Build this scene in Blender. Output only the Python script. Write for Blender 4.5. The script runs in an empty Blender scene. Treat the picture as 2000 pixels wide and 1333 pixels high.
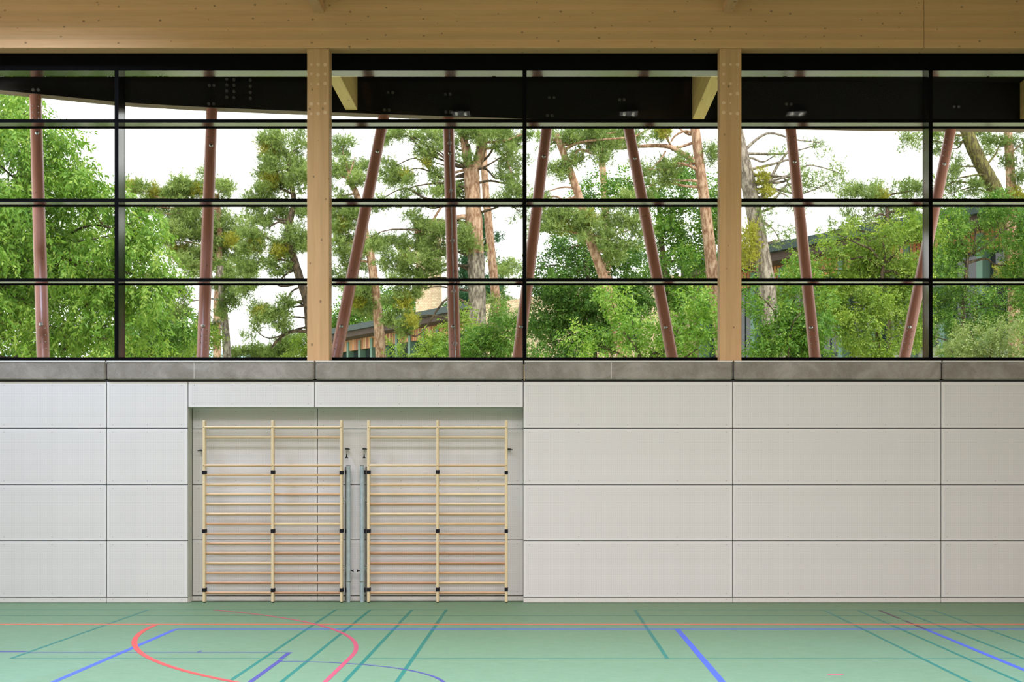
import bpy, math, random
import numpy as np
from mathutils import Vector

random.seed(7)
C = bpy.context.scene.collection
SC = bpy.context.scene

# ------------------------------------------------------------------ camera
F = 2801.6            # focal length in pixels of a 2000 px wide frame
CD, CH = 20.6, 1.9    # camera distance from the panelled wall, eye height
cam_d = bpy.data.cameras.new('camera')
cam = bpy.data.objects.new('camera', cam_d)
C.objects.link(cam)
cam.location = (0, -CD, CH)
cam.rotation_euler = (math.pi / 2, 0, 0)
cam_d.sensor_width = 36
cam_d.lens = F * 36 / 2000
cam_d.shift_x = -0.0295
cam_d.shift_y = 0.12675
cam_d.clip_end = 3000
SC.camera = cam

def P(x, y, Y):
    """world point seen at photo position x, y on the plane at depth Y"""
    d = CD + Y
    return np.array([(x - 1059) * d / F, Y, CH + (920 - y) * d / F])

def FL(x, y):
    """floor point (X, Y) seen at photo position x, y"""
    d = CH * F / (y - 920)
    return ((x - 1059) * d / F, d - CD)

# ------------------------------------------------------------------ materials
def new_mat(name):
    m = bpy.data.materials.new(name)
    m.use_nodes = True
    nt = m.node_tree
    return m, nt, nt.nodes['Principled BSDF']

def N(nt, typ, **kw):
    n = nt.nodes.new(typ)
    for k, v in kw.items():
        if k in n.inputs.keys() if isinstance(k, str) else False:
            n.inputs[k].default_value = v
        else:
            setattr(n, k, v)
    return n

def ramp(nt, fac, stops):
    r = nt.nodes.new('ShaderNodeValToRGB')
    e = r.color_ramp.elements
    while len(e) < len(stops):
        e.new(0.5)
    for i, (p, c) in enumerate(stops):
        e[i].position = p
        e[i].color = (c[0], c[1], c[2], 1)
    nt.links.new(fac, r.inputs[0])
    return r.outputs[0]

def coords(nt, scale, kind='Object'):
    tc = nt.nodes.new('ShaderNodeTexCoord')
    mp = nt.nodes.new('ShaderNodeMapping')
    mp.inputs['Scale'].default_value = scale
    nt.links.new(tc.outputs[kind], mp.inputs[0])
    return mp.outputs[0]

def noise(nt, vec, scale, detail=3, rough=.55, dist=0):
    n = nt.nodes.new('ShaderNodeTexNoise')
    n.inputs['Scale'].default_value = scale
    n.inputs['Detail'].default_value = detail
    n.inputs['Roughness'].default_value = rough
    n.inputs['Distortion'].default_value = dist
    nt.links.new(vec, n.inputs['Vector'])
    return n.outputs['Fac']

def math_n(nt, op, a, b=None, clamp=False):
    m = nt.nodes.new('ShaderNodeMath')
    m.operation = op
    m.use_clamp = clamp
    for i, v in enumerate((a, b)):
        if v is None:
            continue
        if isinstance(v, (int, float)):
            m.inputs[i].default_value = v
        else:
            nt.links.new(v, m.inputs[i])
    return m.outputs[0]

def mixc(nt, fac, a, b, blend='MIX'):
    m = nt.nodes.new('ShaderNodeMix')
    m.data_type = 'RGBA'
    m.blend_type = blend
    for sock, v in ((m.inputs[0], fac), (m.inputs[6], a), (m.inputs[7], b)):
        if isinstance(v, (int, float)):
            sock.default_value = v
        elif isinstance(v, (tuple, list)):
            sock.default_value = (v[0], v[1], v[2], 1)
        else:
            nt.links.new(v, sock)
    return m.outputs[2]

def bump(nt, h, bsdf, strength=.3, dist=.01):
    b = nt.nodes.new('ShaderNodeBump')
    b.inputs['Strength'].default_value = strength
    b.inputs['Distance'].default_value = dist
    nt.links.new(h, b.inputs['Height'])
    nt.links.new(b.outputs[0], bsdf.inputs['Normal'])

def srgb(r, g, b):
    f = lambda c: (c / 255 / 12.92) if c <= 10 else ((c / 255 + .055) / 1.055) ** 2.4
    return (f(r), f(g), f(b))

def plain(name, col, rough=.5, metal=0, spec=.5, vary=0.0, vscale=4):
    m, nt, b = new_mat(name)
    b.inputs['Roughness'].default_value = rough
    b.inputs['Metallic'].default_value = metal
    b.inputs['Specular IOR Level'].default_value = spec
    if vary:
        f = noise(nt, coords(nt, (1, 1, 1)), vscale, 4)
        c = ramp(nt, f, [(.3, tuple(v * (1 - vary) for v in col)), (.7, tuple(min(1, v * (1 + vary)) for v in col))])
        nt.links.new(c, b.inputs['Base Color'])
    else:
        f = noise(nt, coords(nt, (1, 1, 1)), 30, 2)
        c = ramp(nt, f, [(.3, tuple(v * .97 for v in col)), (.7, tuple(min(1, v * 1.03) for v in col))])
        nt.links.new(c, b.inputs['Base Color'])
    return m

def wood(name, light, dark, axis, lam_axis=None, lam=.04, knots=True, rough=.55, plugs=None, knot_scale=3.2):
    """glue-laminated softwood: grain along axis, boards of height lam along lam_axis"""
    m, nt, b = new_mat(name)
    sc = [1.0, 1.0, 1.0]
    sc[axis] = .06
    v = coords(nt, tuple(sc))
    tc = nt.nodes.new('ShaderNodeTexCoord')
    if lam_axis is not None:
        sp = nt.nodes.new('ShaderNodeSeparateXYZ')
        nt.links.new(tc.outputs['Object'], sp.inputs[0])
        cell = math_n(nt, 'FLOOR', math_n(nt, 'DIVIDE', sp.outputs[lam_axis], lam))
        wn = nt.nodes.new('ShaderNodeTexWhiteNoise')
        wn.noise_dimensions = '1D'
        nt.links.new(cell, wn.inputs['W'])
        off = nt.nodes.new('ShaderNodeVectorMath')
        off.operation = 'ADD'
        sc2 = nt.nodes.new('ShaderNodeVectorMath')
        sc2.operation = 'SCALE'
        sc2.inputs['Scale'].default_value = 7.0
        nt.links.new(wn.outputs['Color'], sc2.inputs[0])
        nt.links.new(v, off.inputs[0])
        nt.links.new(sc2.outputs[0], off.inputs[1])
        v2 = off.outputs[0]
    else:
        v2 = v
    g = noise(nt, v2, 26, 4, .6, .6)
    g2 = noise(nt, v2, 7, 2, .5, .3)
    base = ramp(nt, g, [(.2, dark), (.5, tuple(a * .6 + c * .4 for a, c in zip(light, dark))), (.8, light)])
    base = mixc(nt, math_n(nt, 'MULTIPLY', g2, .35), base, tuple(c * .8 for c in light), 'MIX')
    if lam_axis is not None:
        tone = math_n(nt, 'ADD', math_n(nt, 'MULTIPLY', wn.outputs['Value'], .16), .90)
        cmb = nt.nodes.new('ShaderNodeCombineColor')
        for i in range(3):
            nt.links.new(tone, cmb.inputs[i])
        base = mixc(nt, 1.0, base, cmb.outputs[0], 'MULTIPLY')
    if knots:
        sk = nt.nodes.new('ShaderNodeSeparateXYZ')
        nt.links.new(tc.outputs['Object'], sk.inputs[0])
        other = [i for i in range(3) if i != axis]
        cv = nt.nodes.new('ShaderNodeCombineXYZ')
        nt.links.new(math_n(nt, 'MULTIPLY', sk.outputs[axis], knot_scale * .7), cv.inputs[0])
        nt.links.new(math_n(nt, 'MULTIPLY', math_n(nt, 'ADD', sk.outputs[other[0]], sk.outputs[other[1]]), knot_scale), cv.inputs[1])
        vo = nt.nodes.new('ShaderNodeTexVoronoi')
        vo.voronoi_dimensions = '2D'
        vo.inputs['Scale'].default_value = 1.0
        vo.inputs['Randomness'].default_value = 1.0
        nt.links.new(cv.outputs[0], vo.inputs['Vector'])
        sepc = nt.nodes.new('ShaderNodeSeparateColor')
        nt.links.new(vo.outputs['Color'], sepc.inputs[0])
        thr = math_n(nt, 'MULTIPLY', math_n(nt, 'SUBTRACT', sepc.outputs[0], .1, True), .095)
        k = math_n(nt, 'MULTIPLY', math_n(nt, 'SUBTRACT', thr, vo.outputs['Distance'], True), 40, True)
        base = mixc(nt, math_n(nt, 'MULTIPLY', k, .75), base, tuple(c * .33 for c in dark))
    nt.links.new(base, b.inputs['Base Color'])
    b.inputs['Roughness'].default_value = rough
    b.inputs['Specular IOR Level'].default_value = .35
    return m

M = {}
M['beam'] = wood('glulam_spruce_horizontal', srgb(236, 193, 140), srgb(218, 171, 118), 0, 2, .042, knot_scale=5.2)
M['column'] = wood('glulam_spruce_vertical', srgb(226, 186, 136), srgb(208, 164, 114), 2, 0, .08, knot_scale=4.6)
M['joist'] = wood('spruce_joist', srgb(232, 190, 142), srgb(212, 164, 114), 1, 2, .042)
M['eave'] = wood('glulam_spruce_outside', srgb(240, 210, 140), srgb(222, 184, 110), 1, 2, .042)
M['bar_upright'] = wood('pale_pine', srgb(240, 224, 184), srgb(226, 202, 154), 2, None, knots=False, rough=.35)
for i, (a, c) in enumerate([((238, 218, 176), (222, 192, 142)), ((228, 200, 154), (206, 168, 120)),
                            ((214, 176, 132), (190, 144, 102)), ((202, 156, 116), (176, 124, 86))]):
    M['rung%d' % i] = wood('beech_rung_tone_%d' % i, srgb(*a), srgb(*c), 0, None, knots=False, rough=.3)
M['post'] = wood('red_brown_stained_larch', srgb(200, 142, 122), srgb(170, 110, 92), 2, None, knots=True, rough=.28, knot_scale=2.2)
M['edge_dark'] = plain('dark_stained_timber', (.006, .0055, .005), .8, spec=.1)
M['soffit_board'] = plain('weathered_brown_board', srgb(126, 106, 92), .7, vary=.2)
M['black_alu'] = plain('black_gloss_coat', (.004, .004, .0045), .12, spec=.6)
M['black_alu'].node_tree.nodes['Principled BSDF'].inputs['IOR'].default_value = 1.75
M['black_matte'] = plain('black_matte_panel', (.0025, .0025, .0025), .7, spec=.06)
M['rubber'] = plain('black_webbing', (.012, .012, .016), .8, spec=.2)
M['galv'] = plain('galvanised_steel', srgb(186, 204, 208), .38, .3, vary=.12, vscale=18)
M['steel'] = plain('bright_zinc_steel', srgb(200, 204, 206), .25, .95)
M['dark_steel'] = plain('dark_bracket_steel', srgb(70, 76, 76), .4, .8)
M['gap'] = plain('dark_backing', (.06, .06, .055), .8)
M['reveal'] = plain('grey_green_reveal_paint', srgb(196, 200, 186), .6)
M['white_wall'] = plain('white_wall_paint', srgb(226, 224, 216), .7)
M['hall_wall'] = plain('birch_wall_boarding', srgb(196, 178, 156), .7, vary=.04)
M['ceiling'] = plain('pale_timber_ceiling', srgb(236, 216, 186), .7, vary=.04)
M['lamp_grey'] = plain('lamp_housing_grey', srgb(120, 122, 122), .4, .4)

def glass():
    m, nt, b = new_mat('window_glass')
    nt.nodes.remove(b)
    out = nt.nodes['Material Output']
    tr = nt.nodes.new('ShaderNodeBsdfTransparent')
    tr.inputs[0].default_value = (.985, .995, .985, 1)
    gl = nt.nodes.new('ShaderNodeBsdfGlossy')
    gl.inputs['Roughness'].default_value = .0
    fr = nt.nodes.new('ShaderNodeFresnel')
    fr.inputs['IOR'].default_value = 1.16
    mx = nt.nodes.new('ShaderNodeMixShader')
    nt.links.new(fr.outputs[0], mx.inputs[0])
    nt.links.new(tr.outputs[0], mx.inputs[1])
    nt.links.new(gl.outputs[0], mx.inputs[2])
    nt.links.new(mx.outputs[0], out.inputs['Surface'])
    return m
M['glass'] = glass()

def perforated(name, col):
    m, nt, b = new_mat(name)
    tc = nt.nodes.new('ShaderNodeTexCoord')
    uv = nt.nodes.new('ShaderNodeUVMap')
    uv.uv_map = 'metres'                       # u, v: metres from the panel's lower left corner
    inset = nt.nodes.new('ShaderNodeUVMap')
    inset.uv_map = 'inset'                     # u, v: metres to the nearest vertical / horizontal edge
    s = nt.nodes.new('ShaderNodeSeparateXYZ')
    nt.links.new(uv.outputs[0], s.inputs[0])
    p = .0155
    def cell(o):
        f = math_n(nt, 'FRACT', math_n(nt, 'DIVIDE', o, p))
        return math_n(nt, 'SUBTRACT', f, .5)
    a, c = cell(s.outputs[0]), cell(s.outputs[1])
    d2 = math_n(nt, 'ADD', math_n(nt, 'MULTIPLY', a, a), math_n(nt, 'MULTIPLY', c, c))
    dot = math_n(nt, 'LESS_THAN', d2, .062)
    # plain border
    sz = nt.nodes.new('ShaderNodeSeparateXYZ')
    nt.links.new(inset.outputs[0], sz.inputs[0])
    w = math_n(nt, 'SUBTRACT', sz.outputs[0], s.outputs[0])
    h = math_n(nt, 'SUBTRACT', sz.outputs[1], s.outputs[1])
    inner = None
    for o in (s.outputs[0], w, s.outputs[1], h):
        q = math_n(nt, 'GREATER_THAN', o, .035)
        inner = q if inner is None else math_n(nt, 'MULTIPLY', inner, q)
    f = math_n(nt, 'MULTIPLY', dot, inner)
    nz = noise(nt, coords(nt, (1, 1, 1)), 1.3, 3)
    base = ramp(nt, nz, [(.35, tuple(v * .985 for v in col)), (.65, col)])
    base = mixc(nt, math_n(nt, 'MULTIPLY', f, .38), base, (.10, .10, .09))
    nt.links.new(base, b.inputs['Base Color'])
    b.inputs['Roughness'].default_value = .42
    b.inputs['Specular IOR Level'].default_value = .35
    return m
M['panel'] = perforated('white_perforated_panel', srgb(232, 231, 226))

def concrete():
    m, nt, b = new_mat('precast_concrete')
    v = coords(nt, (1, 1, 1))
    big = noise(nt, v, 2.4, 5, .65, .6)
    fine = noise(nt, v, 90, 3, .7)
    c = ramp(nt, big, [(.32, srgb(118, 111, 98)), (.5, srgb(146, 140, 128)), (.68, srgb(178, 172, 162))])
    c = mixc(nt, .35, c, ramp(nt, fine, [(.3, srgb(112, 106, 96)), (.7, srgb(176, 171, 162))]))
    nt.links.new(c, b.inputs['Base Color'])
    b.inputs['Roughness'].default_value = .75
    bump(nt, fine, b, .15, .003)
    return m
M['concrete'] = concrete()

def linoleum():
    m, nt, b = new_mat('green_linoleum')
    st = noise(nt, coords(nt, (1.0, 9, 1)), 5, 6, .75, .4)
    fine = noise(nt, coords(nt, (5.0, 60, 1)), 6, 4, .75)
    big = noise(nt, coords(nt, (1, 1, 1)), .35, 2)
    c = ramp(nt, st, [(.3, srgb(72, 104, 70)), (.5, srgb(93, 124, 90)), (.7, srgb(114, 144, 111))])
    c = mixc(nt, .4, c, ramp(nt, fine, [(.35, srgb(66, 97, 65)), (.65, srgb(118, 148, 114))]))
    nt.links.new(c, b.inputs['Base Color'])
    r = math_n(nt, 'ADD', math_n(nt, 'MULTIPLY', fine, .08), .5)
    nt.links.new(r, b.inputs['Roughness'])
    b.inputs['Specular IOR Level'].default_value = .3
    return m
M['floor'] = linoleum()
for k, c in dict(teal=(0, 102, 84), orange=(205, 84, 48), red=(192, 60, 56), pink=(170, 64, 86), blue=(50, 78, 172), navy=(56, 58, 118), black=(58, 38, 54)).items():
    M['line_' + k] = plain('court_paint_' + k, srgb(*c), .42, spec=.25)

def bark(name, c_hi, c_lo, plate=7):
    m, nt, b = new_mat(name)
    v = coords(nt, (1, 1, .35))
    vo = nt.nodes.new('ShaderNodeTexVoronoi')
    vo.feature = 'DISTANCE_TO_EDGE'
    vo.inputs['Scale'].default_value = plate
    n1 = noise(nt, v, 14, 4, .7)
    ad = nt.nodes.new('ShaderNodeMixRGB')
    ad.inputs[0].default_value = .12
    nz = nt.nodes.new('ShaderNodeTexNoise')
    nz.inputs['Scale'].default_value = 9
    nt.links.new(v, nz.inputs['Vector'])
    nt.links.new(v, ad.inputs[1])
    nt.links.new(nz.outputs['Color'], ad.inputs[2])
    nt.links.new(ad.outputs[0], vo.inputs['Vector'])
    f = math_n(nt, 'ADD', math_n(nt, 'MULTIPLY', vo.outputs['Distance'], .5), math_n(nt, 'MULTIPLY', n1, .8), True)
    c = ramp(nt, f, [(.28, tuple(x * .6 for x in c_lo)), (.4, c_lo), (.52, tuple(a * .6 + d * .4 for a, d in zip(c_hi, c_lo))), (.7, c_hi)])
    nt.links.new(c, b.inputs['Base Color'])
    b.inputs['Roughness'].default_value = .85
    bump(nt, f, b, .6, .03)
    return m
M['bark_orange'] = bark('pine_bark_orange', srgb(206, 174, 146), srgb(146, 106, 80))
M['bark_grey'] = bark('pine_bark_grey', srgb(176, 164, 148), srgb(104, 92, 80))
M['bark_moss'] = bark('mossy_bark', srgb(128, 122, 62), srgb(76, 66, 36))
M['bark_brown'] = bark('brown_bark', srgb(120, 100, 78), srgb(62, 50, 38), 10)

def leaf(name, stops, trans=.4, gloss=.25):
    m, nt, b = new_mat(name)
    at = nt.nodes.new('ShaderNodeAttribute')
    at.attribute_name = 'tint'
    c = ramp(nt, at.outputs['Fac'], [(p, srgb(*s)) for p, s in stops])
    out = nt.nodes['Material Output']
    nt.links.new(c, b.inputs['Base Color'])
    b.inputs['Roughness'].default_value = .45
    b.inputs['Specular IOR Level'].default_value = gloss
    tl = nt.nodes.new('ShaderNodeBsdfTranslucent')
    nt.links.new(mixc(nt, 1.0, c, (1.0, 1.0, .55), 'MULTIPLY'), tl.inputs[0])
    mx = nt.nodes.new('ShaderNodeMixShader')
    mx.inputs[0].default_value = trans
    nt.links.new(b.outputs[0], mx.inputs[1])
    nt.links.new(tl.outputs[0], mx.inputs[2])
    nt.links.new(mx.outputs[0], out.inputs['Surface'])
    return m
M['leaf_bright'] = leaf('bright_green_leaf', [(0, (78, 122, 42)), (.5, (130, 170, 68)), (1, (196, 214, 112))])
M['leaf_mid'] = leaf('mid_green_leaf', [(0, (62, 100, 40)), (.5, (104, 146, 58)), (1, (166, 190, 88))])
M['leaf_dark'] = leaf('dark_green_leaf', [(0, (52, 88, 36)), (.5, (82, 120, 48)), (1, (126, 160, 66))], .3)
M['leaf_yellow'] = leaf('yellow_green_leaf', [(0, (92, 124, 44)), (.5, (136, 164, 66)), (1, (188, 204, 100))])
M['leaf_pale'] = leaf('pale_shrub_leaf', [(0, (104, 128, 68)), (.5, (146, 164, 96)), (1, (196, 200, 150))])
M['needle'] = leaf('pine_needle', [(0, (92, 114, 60)), (.5, (140, 162, 90)), (1, (192, 206, 130))], .3, .15)
M['needle_dark'] = leaf('dark_pine_needle', [(0, (76, 98, 50)), (.5, (116, 138, 70)), (1, (162, 178, 100))], .3, .15)
M['needle_olive'] = leaf('olive_sprig', [(0, (130, 132, 44)), (.5, (170, 168, 66)), (1, (205, 200, 100))], .35, .15)
M['spruce'] = leaf('blue_green_spruce', [(0, (40, 78, 50)), (.5, (62, 104, 66)), (1, (92, 134, 84))], .2, .15)

def stone():
    m, nt, b = new_mat('pale_rubble_stone')
    br = nt.nodes.new('ShaderNodeTexBrick')
    br.inputs['Scale'].default_value = 2.2
    br.inputs['Color1'].default_value = (*srgb(236, 214, 176), 1)
    br.inputs['Color2'].default_value = (*srgb(216, 184, 150), 1)
    br.inputs['Mortar'].default_value = (*srgb(188, 160, 132), 1)
    br.inputs['Mortar Size'].default_value = .03
    br.inputs['Row Height'].default_value = .3
    tc = nt.nodes.new('ShaderNodeTexCoord')
    sp = nt.nodes.new('ShaderNodeSeparateXYZ')
    nt.links.new(tc.outputs['Object'], sp.inputs[0])
    cb = nt.nodes.new('ShaderNodeCombineXYZ')
    nt.links.new(math_n(nt, 'ADD', sp.outputs[0], math_n(nt, 'MULTIPLY', sp.outputs[1], -.6)), cb.inputs[0])
    nt.links.new(sp.outputs[2], cb.inputs[1])
    nt.links.new(cb.outputs[0], br.inputs['Vector'])
    nt.links.new(br.outputs['Color'], b.inputs['Base Color'])
    b.inputs['Roughness'].default_value = .85
    return m
M['stone'] = stone()
M['gutter'] = plain('dark_green_metal', srgb(36, 58, 52), .45, .2)
M['green_post'] = plain('grey_green_paint', srgb(104, 136, 122), .55)
M['dark_soffit'] = plain('dark_brown_soffit', srgb(72, 54, 44), .7, vary=.2)
def slats():
    m, nt, b = new_mat('vertical_cedar_slats')
    uv = nt.nodes.new('ShaderNodeUVMap')
    uv.uv_map = 'metres'
    s = nt.nodes.new('ShaderNodeSeparateXYZ')
    nt.links.new(uv.outputs[0], s.inputs[0])
    q = math_n(nt, 'DIVIDE', s.outputs[0], .16)
    wn = nt.nodes.new('ShaderNodeTexWhiteNoise')
    wn.noise_dimensions = '1D'
    nt.links.new(math_n(nt, 'FLOOR', q), wn.inputs['W'])
    c = ramp(nt, wn.outputs['Value'], [(0, srgb(168, 92, 48)), (.5, srgb(206, 140, 84)), (1, srgb(224, 186, 136))])
    gap = math_n(nt, 'LESS_THAN', math_n(nt, 'FRACT', q), .22)
    c = mixc(nt, gap, c, srgb(60, 40, 30))
    nt.links.new(c, b.inputs['Base Color'])
    return m
M['slats'] = slats()
M['house_glass'] = plain('dark_house_glass', (.02, .025, .03), .05, 0, .9)
M['house_wall'] = plain('grey_house_wall', srgb(176, 176, 168), .8)
def grass():
    m, nt, b = new_mat('lawn_and_gravel')
    n1 = noise(nt, coords(nt, (1, 1, 1)), .35, 4)
    n2 = noise(nt, coords(nt, (1, 1, 1)), 9, 4)
    c = ramp(nt, n1, [(.4, srgb(150, 160, 92)), (.6, srgb(196, 190, 168))])
    c = mixc(nt, .3, c, ramp(nt, n2, [(.3, srgb(110, 126, 66)), (.7, srgb(206, 204, 180))]))
    nt.links.new(c, b.inputs['Base Color'])
    b.inputs['Roughness'].default_value = .9
    return m
M['ground'] = grass()
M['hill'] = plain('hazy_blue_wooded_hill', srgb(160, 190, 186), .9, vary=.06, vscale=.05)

# ------------------------------------------------------------------ mesh building
class MB:
    def __init__(s):
        s.v, s.f, s.m, s.sm = [], [], [], []
    def add(s, verts, faces, mi=0, smooth=False):
        o = len(s.v)
        s.v.extend([tuple(map(float, p)) for p in verts])
        for f in faces:
            s.f.append([i + o for i in f])
            s.m.append(mi)
            s.sm.append(smooth)
        return s
    def box(s, x0, x1, y0, y1, z0, z1, mi=0, bev=0.0):
        if bev <= 0:
            v = [(x, y, z) for z in (z0, z1) for y in (y0, y1) for x in (x0, x1)]
            s.add(v, [(0, 2, 3, 1), (4, 5, 7, 6), (0, 1, 5, 4), (2, 6, 7, 3), (0, 4, 6, 2), (1, 3, 7, 5)], mi)
        else:
            # chamfered box: 24 verts
            b = bev
            X, Y, Z = (x0, x1), (y0, y1), (z0, z1)
            v, idx = [], {}
            for i in (0, 1):
                for j in (0, 1):
                    for k in (0, 1):
                        sx, sy, sz = (1 if i == 0 else -1), (1 if j == 0 else -1), (1 if k == 0 else -1)
                        for a, p in enumerate(((X[i], Y[j] + sy * b, Z[k] + sz * b), (X[i] + sx * b, Y[j], Z[k] + sz * b), (X[i] + sx * b, Y[j] + sy * b, Z[k]))):
                            idx[i, j, k, a] = len(v)
                            v.append(p)
            f = []
            for i in (0, 1):
                q = [idx[i, 0, 0, 0], idx[i, 1, 0, 0], idx[i, 1, 1, 0], idx[i, 0, 1, 0]]
                f.append(q if i else q[::-1])
                q = [idx[0, i, 0, 1], idx[1, i, 0, 1], idx[1, i, 1, 1], idx[0, i, 1, 1]]
                f.append(q[::-1] if i else q)
                q = [idx[0, 0, i, 2], idx[1, 0, i, 2], idx[1, 1, i, 2], idx[0, 1, i, 2]]
                f.append(q if i else q[::-1])
            for i in (0, 1):
                for j in (0, 1):
                    f.append([idx[i, j, 0, 0], idx[i, j, 1, 0], idx[i, j, 1, 1], idx[i, j, 0, 1]])
                    f.append([idx[i, 0, j, 0], idx[i, 1, j, 0], idx[i, 1, j, 2], idx[i, 0, j, 2]])
                    f.append([idx[0, i, j, 1], idx[1, i, j, 1], idx[1, i, j, 2], idx[0, i, j, 2]])
                    for k in (0, 1):
                        f.append([idx[i, j, k, a] for a in range(3)])
            s.add(v, f, mi)
        return s
    def tube(s, pts, rad, n=10, mi=0, caps=True, lump=0.0, rng=None):
        pts = [np.array(p, float) for p in pts]
        if not hasattr(rad, '__len__'):
            rad = [rad] * len(pts)
        rings = []
        up = None
        for i, p in enumerate(pts):
            t = pts[min(i + 1, len(pts) - 1)] - pts[max(i - 1, 0)]
            t = t / (np.linalg.norm(t) + 1e-9)
            if up is None:
                up = np.array([1, 0, 0]) if abs(t[2]) > .7 else np.array([0, 0, 1.0])
            a = up - t * np.dot(up, t)
            a /= np.linalg.norm(a) + 1e-9
            up = a
            b = np.cross(t, a)
            ring = []
            for k in range(n):
                an = 2 * math.pi * k / n
                r = rad[i] * (1 + (rng.uniform(-lump, lump) if rng is not None and lump else 0))
                ring.append(p + (a * math.cos(an) + b * math.sin(an)) * r)
            rings.append(ring)
        v = [q for r in rings for q in r]
        f = []
        for i in range(len(pts) - 1):
            for k in range(n):
                f.append((i * n + k, i * n + (k + 1) % n, (i + 1) * n + (k + 1) % n, (i + 1) * n + k))
        s.add(v, f, mi, True)
        if caps:
            s.add(rings[0], [tuple(range(n))[::-1]], mi)
            s.add(rings[-1], [tuple(range(n))], mi)
        return s
    def build(s, name, mats, parent=None, uv=None):
        me = bpy.data.meshes.new(name)
        off = np.array(parent_loc(parent))
        me.from_pydata([tuple(np.array(p) - off) for p in s.v], [], s.f)
        if not isinstance(mats, (list, tuple)):
            mats = [mats]
        for m in mats:
            me.materials.append(M[m])
        me.polygons.foreach_set('material_index', s.m)
        me.polygons.foreach_set('use_smooth', s.sm)
        me.update()
        return link(name, me, parent)

def parent_loc(p):
    x = Vector((0, 0, 0))
    while p is not None:
        x = x + p.location
        p = p.parent
    return x

def link(name, me, parent=None):
    o = bpy.data.objects.new(name, me)
    C.objects.link(o)
    if parent is not None:
        o.parent = parent
    return o

def tag(o, label=None, cat=None, group=None, kind=None):
    if label: o['label'] = label
    if cat: o['category'] = cat
    if group: o['group'] = group
    if kind: o['kind'] = kind
    return o

def empty(name, loc, label=None, cat=None, group=None, kind=None):
    o = bpy.data.objects.new(name, None)
    C.objects.link(o)
    o.location = tuple(map(float, loc))
    o.empty_display_size = .1
    return tag(o, label, cat, group, kind)

def bar(name, x0, x1, y0, y1, z0, z1, parent, gloss):
    """frame bar: matt black front, gloss flanks (gloss = face numbers of the plain box)"""
    mb = MB().box(x0, x1, y0, y1, z0, z1)
    mb.m = [1 if i in gloss else 0 for i in range(6)]
    return mb.build(name, ['black_matte', 'black_alu'], parent)

def box(name, mat, x0, x1, y0, y1, z0, z1, parent=None, bev=0.0):
    return MB().box(x0, x1, y0, y1, z0, z1, 0, bev).build(name, mat, parent)

# ------------------------------------------------------------------ the hall
XL, XR, YB = -9.2, 8.66, -24.0          # side walls and the wall behind the camera
ZC = 9.4                                # ceiling
fl = box('floor', 'floor', XL, XR, YB, .27, -.12, 0)
tag(fl, 'green linoleum sports floor with painted court lines', 'floor', kind='structure')
tag(box('ceiling', 'ceiling', XL - .3, XR + .3, YB - .3, .6, ZC, ZC + .3), 'pale timber ceiling of the hall', 'ceiling', kind='structure')
tag(box('wall_left', 'hall_wall', XL - .3, XL, YB, .75, 0, ZC), 'pale birch boarded side wall of the hall', 'wall', kind='structure')
tag(box('wall_right', 'hall_wall', XR, XR + .3, YB, .75, 0, ZC), 'pale birch boarded side wall of the hall, other end', 'wall', kind='structure')
tag(box('wall_front', 'hall_wall', XL - .3, XR + .3, YB - .3, YB, 0, ZC), 'pale birch boarded end wall behind the viewer', 'wall', kind='structure')

# --- panelled wall with the recess
RX0, RX1, RZ = -5.088, -.272, 2.806     # recess
RD = .25
wb = MB()
wb.box(XL, RX0 - .004, .02, .7, 0, 3.2)
wb.box(RX1 + .004, XR, .02, .7, 0, 3.2)
wb.box(RX0 - .004, RX1 + .004, .02, .7, RZ + .02, 3.2)
wb.box(RX0 - .004, RX1 + .004, RD + .02, .7, 0, RZ + .02)
wall = wb.build('wall_back', 'gap')
tag(wall, 'white perforated panel wall with a recess for the wall bars', 'wall', kind='structure')

def panel(x0, x1, z0, z1, Y, screws=4, rows=(1, 1)):
    """one perforated board with its screw heads, front face at depth Y"""
    g = .0055
    x0, x1, z0, z1 = x0 + g, x1 - g, z0 + g, z1 - g
    mb = MB()
    mb.box(x0, x1, Y, Y + .018, z0, z1, 0, .003)
    w = x1 - x0
    xs = [x0 + .085 + (w - .17) * i / screws for i in range(screws + 1)]
    zs = [z0 + .05] * bool(rows[0]) + [z1 - .05] * bool(rows[1])
    if z1 - z0 < .12:
        zs = [(z0 + z1) / 2 + .01]
    for x in xs:
        for z in zs:
            mb.add([(x + .0045 * math.cos(a * math.pi / 4), Y - .0008, z + .0045 * math.sin(a * math.pi / 4)) for a in range(8)], [tuple(range(8))], 1)
    ob = mb.build('panel', ['panel', 'dark_steel'], wall)
    me = ob.data
    for nm in ('metres', 'inset'):
        l = me.uv_layers.new(name=nm)
        for lp in me.loops:
            p = me.vertices[lp.vertex_index].co
            l.data[lp.index].uv = (p.x - x0, p.z - z0) if nm == 'metres' else (w, z1 - z0)
    return ob

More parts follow.
